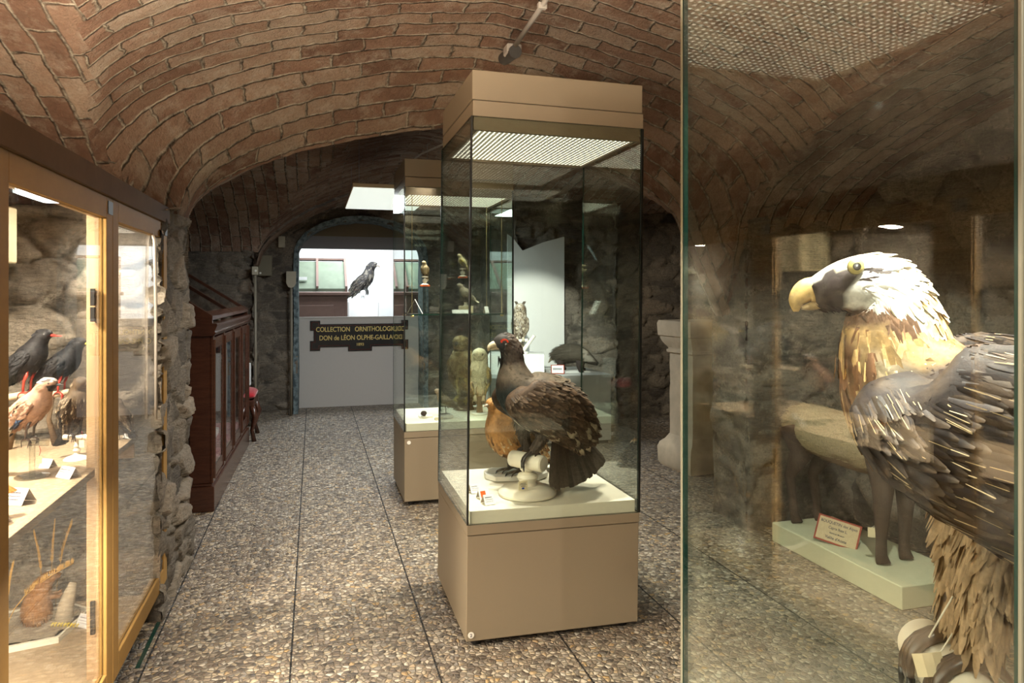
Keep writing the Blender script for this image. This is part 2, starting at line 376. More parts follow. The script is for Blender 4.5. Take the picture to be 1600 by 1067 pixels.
def vault(name, xs, ys, fy, fx, amp=.007):
    nx, ny = len(xs), len(ys); V = []; A = []
    Hh = {}
    for j, y in enumerate(ys):
        for i, x in enumerate(xs):
            zy, zx = fy(x, y), fx(x, y); z = max(zy, zx)
            n = noise.noise((x * 7, y * 7, z * 7)) * amp + noise.noise((x * 22, y * 22, z * 22)) * amp * .7
            V.append((x, y, z + n)); Hh[i, j] = (zy, zx)
    sx = {}; sy = {}
    for j in range(ny):
        s = 0; sx[0, j] = 0
        for i in range(1, nx):
            s += math.hypot(xs[i] - xs[i - 1], min(.15, abs(Hh[i, j][0] - Hh[i - 1, j][0]))); sx[i, j] = s
        mid = sx[min(range(nx), key=lambda i: abs(xs[i] - .8)), j]
        for i in range(nx): sx[i, j] -= mid
    for i in range(nx):
        s = 0; sy[i, 0] = 0
        for j in range(1, ny):
            s += math.hypot(ys[j] - ys[j - 1], min(.15, abs(Hh[i, j][1] - Hh[i, j - 1][1]))); sy[i, j] = s
    F = []; UV = []
    for j in range(ny - 1):
        for i in range(nx - 1):
            q = [(i, j), (i + 1, j), (i + 1, j + 1), (i, j + 1)]
            F.append([b * nx + a for a, b in q])
            isx = sum(Hh[k][1] - Hh[k][0] for k in q) > 0
            for a, b in q: UV.append((sy[a, b], xs[a] + 10) if isx else (sx[a, b] + 30, ys[b] * 1.08))
    me = bpy.data.meshes.new(name); me.from_pydata(V, [], F); me.materials.append(MATS['vault_brick'])
    ul = me.uv_layers.new(name='UVMap')
    for k, u in enumerate(UV): ul.data[k].uv = u
    me.polygons.foreach_set('use_smooth', [True] * len(F))
    o = bpy.data.objects.new(name, me); COL.objects.link(o); return tag(o, kind='structure')
def fr(a, b, st):
    n = max(2, int(round((b - a) / st))); return [a + (b - a) * i / n for i in range(n + 1)]
vault('ceiling', fr(-2.2, 3.1, .035), fr(-2.0, 2.0, .08)[:-1] + fr(2.0, 3.85, .03), web_y1, web_x1)
vault('ceiling_second_bay', fr(-1.9, 4.3, .04), fr(3.85, 7.6, .04), web_y2, web_x2)
vault('ceiling_far_arch', fr(-.62, 2.3, .03), fr(7.6, 8.2, .06), lambda x, y: 1.62 + .86 * arch2(x), lambda x, y: 0)

def stone_at(p, sx=4.0, sz=8.0, seed=0):
    w_ = noise.noise_vector((p[0] * 2.2 + seed, p[1] * 2.2, p[2] * 2.2)) * .35
    q = Vector((p[0] * sx, p[1] * sx, p[2] * sz)) + w_ + Vector((seed * 3.1, 0, 0))
    d, pts = noise.voronoi(q)
    e = d[1] - d[0]; pt = pts[0]
    idv = (math.sin(pt.x * 12.9 + pt.y * 78.2 + pt.z * 37.7) * 43758.5) % 1.0
    return e, idv
def patch(mb, O, U, V, st=.015, amp=.03, N=None, mask=None, sx=4.0, sz=8.0, wav=.02, seed=0):
    O, U, V = Vector(O), Vector(U), Vector(V); N = Vector(N).normalized()
    nu = max(2, int(U.length / st)); nv = max(2, int(V.length / st)); vs = []; cs = []; fs = []
    for j in range(nv + 1):
        for i in range(nu + 1):
            p = O + U * (i / nu) + V * (j / nv)
            e, idv = stone_at(p, sx, sz, seed)
            e += .07 * noise.noise(p * 28) + .05 * noise.noise(p * 60)
            k = min(1, max(0, (e - .02) / .11)); k = k * k * (3 - 2 * k)
            ff = noise.fractal(p * 6, .9, 2.2, 6)
            h = amp * (k * (.30 + .7 * idv) - .5) * .8 + wav * noise.noise(p * 1.7) + .020 * ff * (.6 + .4 * k) + (1 - k) * .010 * noise.noise(p * 70)
            vs.append(p + N * h); cs.append((idv, 1 - min(1, max(0, (e - .02) / .09)), 0))
    for j in range(nv):
        for i in range(nu):
            if mask:
                c = O + U * ((i + .5) / nu) + V * ((j + .5) / nv)
                if not mask(c): continue
            a = j * (nu + 1) + i; fs.append((a, a + 1, a + nu + 2, a + nu + 1))
    mb.add(vs, fs, cs); return mb
def wall(name, mat, patches):
    mb = MB()
    for p in patches: patch(mb, **p)
    o = mb.build(name, mat, smooth=True, recalc=False); return tag(o, kind='structure')
D = dict
# left niche of the first bay, its pier and the back of it
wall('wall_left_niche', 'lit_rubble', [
    D(O=(-1.25, 3.18, 0), U=(.65, 0, 0), V=(0, 0, 1.68), N=(0, -1, 0), st=.011, amp=.06, sx=3.4, sz=6.5),
    D(O=(-1.25, 3.16, 1.68), U=(.67, 0, 0), V=(0, .40, .04), N=(0, 0, -1), st=.03, amp=.02),
    D(O=(-1.20, -2, 0), U=(0, 5.25, 0), V=(0, 0, 2.4), N=(1, 0, 0), st=.02, amp=.05)])
wall('wall_left_pier', 'rubble_stone', [
    D(O=(-.60, 3.16, 0), U=(0, .70, 0), V=(0, 0, 1.70), N=(1, 0, 0), st=.011, amp=.05, seed=2),
    D(O=(-.60, 3.85, 0), U=(-1.3, 0, 0), V=(0, 0, 1.9), N=(0, 1, 0), st=.04, amp=.03)])
wall('wall_right', 'rubble_stone', [
    D(O=(3.05, -2, 0), U=(0, 5.5, 0), V=(0, 0, 2.4), N=(-1, 0, 0), st=.022, amp=.07, sx=3.2, sz=6, seed=5)])
wall('wall_right_pier', 'rubble_stone', [
    D(O=(2.35, 3.50, 0), U=(.75, 0, 0), V=(0, 0, 1.8), N=(0, -1, 0), st=.02, amp=.05, seed=3),
    D(O=(2.35, 3.50, 0), U=(0, .35, 0), V=(0, 0, 1.8), N=(-1, 0, 0), st=.02, amp=.04, seed=3),
    D(O=(2.35, 3.85, 0), U=(1.95, 0, 0), V=(0, 0, 1.9), N=(0, 1, 0), st=.06, amp=.03)])
wall('wall_behind', 'rubble_stone', [
    D(O=(-1.8, -2, 0), U=(4.9, 0, 0), V=(0, 0, 2.7), N=(0, 1, 0), st=.06, amp=.04)])
wall('wall_left_second_bay', 'shaded_rubble', [
    D(O=(-1.85, 3.8, 0), U=(0, 3.85, 0), V=(0, 0, 2.5), N=(1, 0, 0), st=.04, amp=.05),
    D(O=(-1.85, 7.6, 0), U=(1.27, 0, 0), V=(0, 0, 1.95), N=(0, -1, 0), st=.018, amp=.05, seed=4),
    D(O=(-.58, 7.58, 0), U=(0, .65, 0), V=(0, 0, 1.75), N=(1, 0, 0), st=.025, amp=.04)])
OPX0, OPX1, OPZ, OPH = -.164, 1.225, 1.745, .41
def op_z(x):
    u = (x - (OPX0 + OPX1) / 2) / ((OPX1 - OPX0) / 2)
    return OPZ + OPH * math.sqrt(max(0, 1 - u * u)) if abs(u) < 1 else -1
wall('wall_far', 'shaded_rubble', [
    D(O=(-.64, 8.2, 0), U=(3.0, 0, 0), V=(0, 0, 2.62), N=(0, -1, 0), st=.018, amp=.05, seed=6, mask=lambda c: not (c.z < op_z(c.x)))])
wall('wall_right_second_bay', 'rubble_stone', [
    D(O=(1.90, 6.7, 0), U=(1.08, 0, 0), V=(0, 0, 2.6), N=(0, -1, 0), st=.018, amp=.06, seed=8),
    D(O=(2.97, 6.68, 0), U=(0, .35, 0), V=(0, 0, 2.4), N=(1, 0, 0), st=.03, amp=.05, seed=8),
    D(O=(1.90, 6.68, 0), U=(0, 1.55, 0), V=(0, 0, 2.6), N=(-1, 0, 0), st=.04, amp=.04, seed=8)])
wall('wall_far_right', 'shaded_rubble', [
    D(O=(2.9, 6.95, 0), U=(1.4, 0, 0), V=(0, 0, 2.4), N=(0, -1, 0), st=.02, amp=.06, seed=9),
    D(O=(4.25, 3.8, 0), U=(0, 3.3, 0), V=(0, 0, 2.5), N=(-1, 0, 0), st=.05, amp=.05)])
# brick ring round the far opening
mb = MB(); n = 44; prof = [(OPX0, 0.0)] + [(OPX0, OPZ * k / 8) for k in range(1, 8)]
cx, rx = (OPX0 + OPX1) / 2, (OPX1 - OPX0) / 2
prof += [(cx - rx * math.cos(PI * k / n), OPZ + OPH * math.sin(PI * k / n)) for k in range(n + 1)]
prof += [(OPX1, OPZ * k / 8) for k in range(7, -1, -1)]
vs = []; fs = []; ys_ = [8.165, 8.19, 8.3, 8.45, 8.62]
for a, (x, z) in enumerate(prof):
    dx, dz = x - cx, max(0, z - OPZ * .9); L_ = math.hypot(dx, dz) or 1
    for b, y in enumerate(ys_):
        k = .05 if b == 0 else 0; j = .012 * noise.noise((x * 16, y * 12, z * 16))
        vs.append((x + dx / L_ * (k + j), y + j, z + dz / L_ * (k + j)))
m_ = len(ys_)
for a in range(len(prof) - 1):
    for b in range(m_ - 1): fs.append((a * m_ + b, a * m_ + b + 1, (a + 1) * m_ + b + 1, (a + 1) * m_ + b))
mb.add(vs, fs, lambda p: (.45 + .5 * noise.noise((p[0] * 12, p[1] * 4, p[2] * 12)), .5, 0))
t_ = NT('far_ring'); n_ = t_.noise(t_.obj(), 22, 4); t_.prin(t_.ramp(n_, [(.35, (.05, .07, .08)), (.6, (.20, .25, .26))]), .8, .3, t_.bump(n_, .6, .01))
tag(mb.build('trim_1', 'far_ring', smooth=True), kind='structure')
# floor
mb = MB().box((-2.3, -2.1, -.06), (4.4, 8.62, 0)); tag(mb.build('floor', 'pebble_concrete'), kind='structure')
mb = MB().box((-1.6, 8.62, -.06), (2.8, 11.6, 0.0)); tag(mb.build('floor_far_room', 'far_wood'), kind='structure')
mb = MB(); mb.box((-1.6, 11.5, 0), (2.8, 11.6, 2.9)); mb.box((-1.7, 8.7, 0), (-1.6, 11.6, 2.9)); mb.box((2.8, 8.7, 0), (2.9, 11.6, 2.9))
tag(mb.build('wall_far_room', 'far_white'), kind='structure')
tag(MB().box((-1.7, 8.64, 2.85), (2.9, 11.6, 2.95)).build('ceiling_far_room', 'far_white'), kind='structure')
# drain slot beside the long cabinet
tag(MB().box((-.612, 2.80, 0.0), (-.598, 3.16, .004)).build('trim_2', 'green_edge'), kind='structure')
#==OBJECTS==
# ------------------------------------------------------------------ tall glass showcases
def glass_box(mb, a, b):           # a pane: big faces glass (slot 0), its thin edges darker (slot 1)
    d = [abs(b[i] - a[i]) for i in range(3)]; k = d.index(min(d)); n0 = len(mb.mi); mb.box(a, b)
    # faces order from box(): x-,x+,y-,y+,z-,z+
    for i in range(6): mb.mi[n0 + i] = 0 if i // 2 == k else 1
def showcase(label, loc, rz, w_=.71, dp=.67, tilt=0, shelf=None, number=None, glass='case_glass', sticker=(.02, .055)):
    t = thing('glass_showcase', label, 'display case', loc, rz, 'tall square glass showcases')
    t.rotation_euler = (0, tilt, rz)
    # local frame: origin front left bottom corner, x to the right, y to the back
    b = MB().box((0.002, .002, .03), (w_ - .002, dp - .002, .425), bev=.002)
    base = b.build('base', 'case_paint', t)
    MB().box((0, 0, .428), (w_, dp, .467), bev=.002).build('base_rim', 'case_paint', t)
    for x in (.05, w_ - .05):
        for y in (.05, dp - .05): MB().lathe([(.012, .0), (.02, .003), (.02, .028), (.012, .03)], (x, y, 0), 14).build('foot', 'black', t)
    MB().box((.014, .014, .467), (w_ - .014, dp - .014, .515), bev=.001).build('deck', 'deck', t)
    MB().box((.006, .0, 2.004), (w_ - .0, dp, 2.064), bev=.002).build('hood_rim', 'case_paint', t)
    MB().box((.004, .006, 2.068), (w_ - .002, dp - .004, 2.18), bev=.002).build('hood', 'case_paint', t)
    f = MB(); e = .03
    f.box((.012, .012, 1.955), (w_ - .012, e, 2.004)); f.box((.012, dp - e, 1.955), (w_ - .012, dp - .012, 2.004)); f.box((.012, e, 1.955), (e, dp - e, 2.004)); f.box((w_ - e, e, 1.955), (w_ - .012, dp - e, 2.004))
    f.build('light_box', 'case_paint_dark', t)
    g = MB().box((e, e, 1.962), (w_ - e, dp - e, 1.966)).build('grille', 'lamp_grille', t)
    g = .008
    for a, c in (((0, 0, .467), (w_, g, 2.004)), ((0, dp - g, .467), (w_, dp, 2.004)), ((0, g, .467), (g, dp - g, 2.004)), ((w_ - g, g, .467), (w_, dp - g, 2.004))):
        m = MB(); glass_box(m, a, c); m.build('glass_pane', [glass, 'green_edge'], t)
    for x, y in ((0, 0), (w_, 0), (0, dp), (w_, dp)):
        sx = 1 if x == 0 else -1; sy = 1 if y == 0 else -1; r = (.011 if y == 0 else .003) if glass == 'case_glass' else .004
        m = MB().box((x - sx * .001, y - sy * .001, .467), (x + sx * r * .55, y + sy * r, 2.004), bev=.001); m.build('corner_seal', 'gasket' if glass == 'case_glass' else 'seal_pale', t)
    if shelf:
        z, x0, y0, x1, y1 = shelf
        m = MB(); glass_box(m, (x0, y0, z), (x1, y1, z + .008)); sh = m.build('glass_shelf', ['case_glass', 'green_edge'], t)
        for x in (x0, x1 - .02):
            for y in (y0 + .0, y1 - .02): MB().box((x, y, z - .012), (x + .02, y + .02, z), bev=.002).build('bracket', 'brass', sh)
        for x in (x0 + .008, x1 - .012):
            for y in (y0 + .004, y1 - .01): MB().tube([(x, y, z), (x, y, 1.96)], .0022, 6).build('hanging_rod', 'brass', sh)
    if number:
        st = MB().lathe([(.012, -.0015), (.012, .0)], (sticker[0], 0.0, sticker[1]), 20, axis='y').build('number_sticker', 'white_paint', t); st['label'] = 'small round white numbered sticker'
        if number != ' ': text('number', number, .017, 'print', st, (sticker[0], -.0022, sticker[1] - .006), ext=.0003)
    return t
caseA = showcase('tall glass showcase holding the two large grouse, nearest one in the middle of the room', (.548, 2.608, 0), R(-.3), .705, .66, tilt=R(.62), number='2')
caseB = showcase('tall glass showcase with an inner glass shelf of small birds, behind the grouse showcase', (.545, 4.458, 0), 0, .71, .62, shelf=(1.195, .05, .06, .66, .50), number=' ', sticker=(.03, .40))
caseC = showcase('big glass showcase with the bearded vulture, close up at the right edge', (.6587, .528, 0), R(2), .84, .62, glass='near_glass')

def case_spots(o, w_, dp, pw):
    for x in (.2, .8):
        for y in (.25, .75):
            l = spot('case_led', (0, 0, 0), (0, 0, -1), pw, 96, (1, .93, .76), 1.0, .035); l.rotation_euler = (0, 0, 0); l.parent = o; l.location = (w_ * x, dp * y, 1.957)
case_spots(caseA, .705, .66, 34); case_spots(caseB, .71, .62, 24); case_spots(caseC, .84, .62, 60)
l = spot('added_key_spot', (0, 0, 0), (0, 0, -1), 60, 60, (1, .94, .8), .8, .02); l.parent = caseC; l.location = (.10, .07, 1.93); l.rotation_euler = (Vector((.33, .33, .62)) - Vector((.10, .07, 1.93))).to_track_quat('-Z', 'Y').to_euler()  # added spot that brightens the vulture's front
l = spot('added_key_spot', (0, 0, 0), (0, 0, -1), 45, 60, (1, .94, .8), .8, .02); l.parent = caseA; l.location = (.08, .07, 1.93); l.rotation_euler = (Vector((.33, .25, .85)) - Vector((.08, .07, 1.93))).to_track_quat('-Z', 'Y').to_euler()  # added spot that brightens the cock grouse
# ceiling fittings
t = thing('track_spotlight', 'grey spotlight on the end of a ceiling conduit above the grouse showcase', 'spotlight', (.888, 3.18, 2.41))
MB().tube([(0, .14, .06), (0, .02, .045), (0, -.06, .03)], .03, 14).build('lamp_body', 'lamp_body', t, 'auto')
MB().box((-.035, -.045, .03), (.035, .03, .075), bev=.006).build('junction_box', 'white_pipe', t)
m = MB().tube([(.888, 3.13, 2.47), (.875, 2.75, 2.475), (.867, 2.3, 2.50), (.86, 1.6, 2.52)], .011, 10).build('ceiling_conduit', 'white_pipe', smooth=True)
tag(m, 'pale straight conduit running along the brick vault to the spotlight', 'conduit')
m.parent = None
mc = MB().box((-.018, -.012, -.012), (.018, .012, .014), bev=.003)
c_ = mc.build('conduit_clip', 'white_pipe', m); c_.location = (.873, 2.68, 2.475)
m = MB().tube([(.66, 4.75, 2.182), (.655, 4.76, 2.24), (.69, 4.70, 2.26), (.80, 4.50, 2.29), (.95, 4.2, 2.27)], .007, 8).build('power_cable', 'white_pipe', smooth=True)
tag(m, 'curved white cable rising from the farther showcase hood to the vault', 'cable')
t = thing('hanging_light_panel', 'flat wood-edged light panel hung under the vault before the far arch', 'light', (.27, 5.2, 2.09))
MB().box((.005, .005, 0), (.62, 1.32, .006)).build('diffuser', 'panel_face', t)
MB().box((0, 0, .006), (.63, 1.33, .035), bev=.003).build('housing', 'pale_oak', t)
for x, y in ((.05, .1), (.55, .1), (.05, 1.2), (.55, 1.2)): MB().tube([(x, y, .035), (x, y, .36)], .002, 6).build('hanging_wire', 'steel', t)

# ------------------------------------------------------------------ the long birch display cabinet at the left
X0 = -.60
cab = thing('long_display_cabinet', 'long birch cabinet with sliding glass doors along the left niche', 'cabinet', (X0, 0, 0))
Y_END = 3.335
MB().box((-.03, -.75, 1.632), (.006, Y_END, 1.702), bev=.002).build('cornice_beam', 'birch_dark', cab)
MB().box((-.11, -.75, 1.632), (-.03, Y_END - .03, 1.66)).build('top_board', 'birch_dark', cab)
DW = .853; ys0 = [3.325 - DW * k for k in range(5)]
pf = .066
for k in range(4):
    ya, yb = ys0[k + 1] + .002, ys0[k] - .002; off = -.004 if k % 2 else -.004
    dr = MB(); z0, z1 = .116, 1.632
    dr.box((off - .022, ya, z0), (off, ya + pf, z1), bev=.0015); dr.box((off - .022, yb - pf, z0), (off, yb, z1), bev=.0015)
    dr.box((off - .022, ya + pf, z1 - pf), (off, yb - pf, z1), bev=.0015); dr.box((off - .022, ya + pf, z0), (off, yb - pf, z0 + pf), bev=.0015)
    d_ = dr.build('sliding_door', 'birch_frame', cab)
    bd = MB(); o2 = off - .022
    for a, c in (((o2 - .01, ya + pf - .012, z0 + pf - .012), (o2, ya + pf, z1 - pf + .012)), ((o2 - .01, yb - pf, z0 + pf - .012), (o2, yb - pf + .012, z1 - pf + .012)), ((o2 - .01, ya + pf, z1 - pf), (o2, yb - pf, z1 - pf + .012)), ((o2 - .01, ya + pf, z0 + pf - .012), (o2, yb - pf, z0 + pf))): bd.box(a, c)
    bd.build('glazing_bead', 'birch', d_)
    g = MB(); glass_box(g, (off - .014, ya + pf, z0 + pf), (off - .009, yb - pf, z1 - pf)); g.build('glass', ['cabinet_glass', 'acrylic_edge'], d_)
    MB().box((off, yb - .055, z1 - .052), (off + .0025, yb - .004, z1 - .012)).build('lock_plate', 'greyblue', d_)
    for z in (.36, 1.30):
        h = MB().box((o2 - .02, yb - pf - .012, z), (o2 - .008, yb - pf - .002, z + .052), bev=.001); h.box((o2 - .02, yb - pf - .012, z - .048), (o2 - .008, yb - pf - .002, z - .004), bev=.001); h.build('hinge', 'black', d_)
for k in range(5):                                   # upright partitions between the sections
    y = ys0[k]; y0, y1 = (y - .012, y + .012) if 0 < k < 4 else ((y - .03, y - .006) if k == 0 else (y, y + .02))
    MB().box((-.074, y0, .10), (-.038, y1, 1.632), bev=.001).build('upright', 'birch', cab)
MB().box((-.54, -.2, .10), (-.012 - .03, 3.02, .125)).build('bottom_board', 'shelf_board', cab)
MB().box((-.56, -.2, .125), (-.04, 3.10, .145)).build('floor_board', 'shelf_board', cab)
MB().box((-.55, -.2, .778), (-.045, 2.99, .80), bev=.001).build('shelf', 'shelf_board', cab)
MB().box((-.12, -.2, .0), (-.08, 3.30, .10)).build('plinth', 'birch_dark', cab)
for y in (2.95, 1.3): MB().box((-.12, y, .72), (-.05, y + .02, .778)).build('shelf_bearer', 'birch', cab)
MB().box((-.11, -.1, 1.66), (-.04, 3.1, 1.664)).build('lamp_tray', 'birch_dark', cab)
m = MB().box((-.69, .0, 1.664), (-.64, 3.05, 1.692)).build('strip_lamp', 'strip_face'); tag(m, 'warm strip lamp lying on top of the long birch cabinet', 'lamp')
for y in (2.05, .85):
    MB().box((-.30, y - .55, .764), (-.27, y + .55, .778), bev=.002).build('shelf_light', 'strip_face', cab)
    l = area('shelf_lamp', (X0 - .285, y, .762), (X0 - .27, y, 0), .02, 34, (1, .87, .68), sy=1.1)
# round niche lamps
def disc_lamp(loc, label, pwr, tgt):
    t = thing('round_lamp', label, 'lamp', loc, 0, 'round lamps in the left niche')
    MB().lathe([(.05, 0), (.058, .004), (.06, .02), (.045, .03)], (0, 0, 0), 28).build('lamp_housing', 'white_paint', t, 'auto')
    MB().lathe([(.001, -.001), (.048, -.001), (.048, .003)], (0, 0, 0), 28).build('lamp_glass', 'lamp_face', t)
    MB().tube([(.05, 0, .015), (.085, .01, -.01), (.10, .02, -.06), (.104, .02, -.35), (.104, .02, -.76)], .006, 8).build('cable', 'white_pipe', t, True)
    l = area('niche_lamp', (loc[0], loc[1], loc[2] - .01), tgt, .09, pwr, (1, .87, .68)); return t
disc_lamp((-.700, 3.04, 1.605), 'round white lamp at the far end of the left niche, seen in the second door', 9, (-.85, 2.3, .3))
disc_lamp((-1.03, 2.25, 1.62), 'round white lamp high in the left niche behind the first door', 36, (-.75, 2.4, .1))
disc_lamp((-1.03, 1.15, 1.62), 'round white lamp in the left niche beside the visitor', 36, (-.75, 1.2, .1))
disc_lamp((-1.03, .15, 1.62), 'round white lamp in the near end of the left niche', 30, (-.75, .2, .1))
t = thing('perforated_loudspeaker', 'cream perforated loudspeaker box on the stone behind the first door', 'loudspeaker', (-.985, 2.70, 1.44), R(0))
MB().box((-.17, -.02, 0), (.0, .12, .19), bev=.004).build('box', 'loudspeaker', t)
gm = MB()
for i in range(19):
    for j in range(20): gm.box((-.165 + i * .0065, -.0212, .012 + j * .0088), (-.1615 + i * .0065, -.0195, .0155 + j * .0088))
gm.build('grille_holes', 'black', t)
# ------------------------------------------------------------------ birds
def catmull(P, n):
    P = [tuple(p) for p in P]; Q = [tuple(2 * a - b for a, b in zip(P[0], P[1]))] + P + [tuple(2 * a - b for a, b in zip(P[-1], P[-2]))]
    out = []; m = len(P) - 1
    for k in range(n + 1):
        t = k / n * m; i = min(int(t), m - 1); t -= i
        a, b, c, d = Q[i], Q[i + 1], Q[i + 2], Q[i + 3]
        out.append(tuple(.5 * (2 * b[j] + (c[j] - a[j]) * t + (2 * a[j] - 5 * b[j] + 4 * c[j] - d[j]) * t * t + (3 * b[j] - a[j] - 3 * c[j] + d[j]) * t ** 3) for j in range(len(b))))
    return out
class Loft:
    """rings along a path of (x, y, z, half width, half height)"""
    def __init__(s, path, n=26, m=18, side=(0, 1, 0)):
        s.R = catmull(path, n); s.n = n; s.m = m; side = Vector(side); s.fr = []
        P = [Vector(r[:3]) for r in s.R]
        for i in range(n + 1):
            T = (P[min(i + 1, n)] - P[max(i - 1, 0)]).normalized(); S = (side - T * side.dot(T)).normalized(); s.fr.append((P[i], T, S, S.cross(T)))
    def at(s, t, a):
        x = max(0, min(.9999, t)) * s.n; i = int(x); k = x - i
        (p, T, S, U), (p2, T2, S2, U2) = s.fr[i], s.fr[i + 1]; r, r2 = s.R[i], s.R[i + 1]
        w, h = max(.0005, lerp(r[3], r2[3], k)), max(.0005, lerp(r[4], r2[4], k)); p = p.lerp(p2, k); S = S.lerp(S2, k); U = U.lerp(U2, k)
        q = p + S * (w * math.cos(a)) + U * (h * math.sin(a)); N = (S * (math.cos(a) / w) + U * (math.sin(a) / h)).normalized()
        return q, N, T.lerp(T2, k)
    def mesh(s, mb, col):
        vs = []; fs = []; m = s.m
        for i in range(s.n + 1):
            p, T, S, U = s.fr[i]; w, h = max(.0005, s.R[i][3]), max(.0005, s.R[i][4])
            for k in range(m):
                a = 2 * PI * k / m; vs.append(p + S * (w * math.cos(a)) + U * (h * math.sin(a)))
        for i in range(s.n):
            for k in range(m): fs.append((i * m + k, i * m + (k + 1) % m, (i + 1) * m + (k + 1) % m, (i + 1) * m + k))
        fs.append(tuple(range(m))[::-1]); fs.append(tuple(s.n * m + k for k in range(m)))
        mb.add(vs, fs, col); return mb
def feather(mb, p, d, n, L, W, cols, curl=.0, rows=((0, .55), (.35, 1), (.72, .85), (1, .22))):
    d = d.normalized(); sd = n.cross(d).normalized(); vs = []; cs = []; cc, ce, ct = cols
    for k, wd in rows:
        q = p + d * (L * k) - n * (curl * k * k); w = W * wd * .5
        last = k > .9
        vs += [q - sd * w - n * w * .25, q + n * w * .15, q + sd * w - n * w * .25]; cs += [ct if last else ce, ct if last else cc, ct if last else ce]
    fs = []
    for r in range(len(rows) - 1):
        b = r * 3; fs += [(b, b + 1, b + 4, b + 3), (b + 1, b + 2, b + 5, b + 4)]
    if cc[0] > ce[0] * 2.5 + .02:          # a pale shaft: its own narrow strip on a dark vane
        cs = [ct if i >= len(cs) - 3 else ce for i in range(len(cs))]; mb.add(vs, fs, cs)
        sh = []
        for k, wd in ((.45, .05), (.65, .07), (.85, .07), (.95, .09), (1.01, .04)):
            q = p + d * (L * k) - n * (curl * k * k) + n * (W * .22); sh += [q - sd * W * wd * .5, q + sd * W * wd * .5]
        mb.add(sh, [(i * 2, i * 2 + 1, i * 2 + 3, i * 2 + 2) for i in range(4)], [cc] * 10); return
    mb.add(vs, fs, cs)
def dim(c, k): return tuple(v * k for v in c)
def vary(c, k, r): f = 1 + (r.random() - .5) * k; return tuple(max(0, min(1, x * f)) for x in c)
def coat(mb, loft, n, L, W, cf, r, t0=0.0, t1=1.0, lift=.12, sgn=-1, grow=None, a0=0, a1=2 * PI, curl=.03, jit=.25):
    """lays n feathers on a loft, pointing back along the path"""
    pts = []
    for i in range(n):
        t = lerp(t0, t1, r.random()); pts.append((t, lerp(a0, a1, r.random())))
    pts.sort(key=lambda q: sgn * q[0], reverse=True)
    for t, a in pts:
        p, N, T = loft.at(t, a); g = grow(t) if grow else 1.0
        d = (T * sgn + N * lift + N.cross(T) * ((r.random() - .5) * jit)).normalized(); nn = (N - d * N.dot(d)).normalized(); nn = (nn + nn.cross(d) * ((r.random() - .5) * .9)).normalized()
        ll = L * g * (.75 + .5 * r.random()); feather(mb, p - N * .001, d, nn, ll, W * g * (.8 + .4 * r.random()), cf(p, t, a, r), curl * ll)
def toes(mb, ankle, ext, rad, col, claw, grip=0.0, fwd=(1, 0, 0), grips=True):
    F = Vector(fwd).normalized(); Z = Vector((0, 0, 1)); S = Z.cross(F); A = Vector(ankle)
    for an, k in ((0, 1), (.55, .85), (-.55, .85), (PI, .6)):
        dr = F * math.cos(an) + S * math.sin(an) * (.6 if grips else 1); L = ext * k
        if grip > 0:       # curl round a perch of radius grip that runs along S
            pts = []
            sg = 1 if math.cos(an) > 0 else -1
            for i in range(6):
                th = (i / 5) * min(2.0, L / grip); base = A + S * (math.sin(an) * L * .45 * (i / 5))
                pts.append(base + F * (sg * math.sin(th) * (grip + rad)) + Z * ((math.cos(th) - 1) * (grip + rad)))
        else:
            pts = [A + dr * (L * i / 5) + Z * (rad * .8 * math.sin(PI * i / 5) - (A.z - rad) * min(1, i / 2)) for i in range(6)]
        mb.tube(pts, [rad * (1.05 - .12 * i) for i in range(6)], 7, col)
        e = pts[-1]; dd = (pts[-1] - pts[-2]).normalized(); c = claw
        mb.tube([e, e + dd * c * .5 - Z * c * .12, e + dd * c * .75 - Z * c * .5], [rad * .5, rad * .35, .0004], 6, (.02, .018, .016))
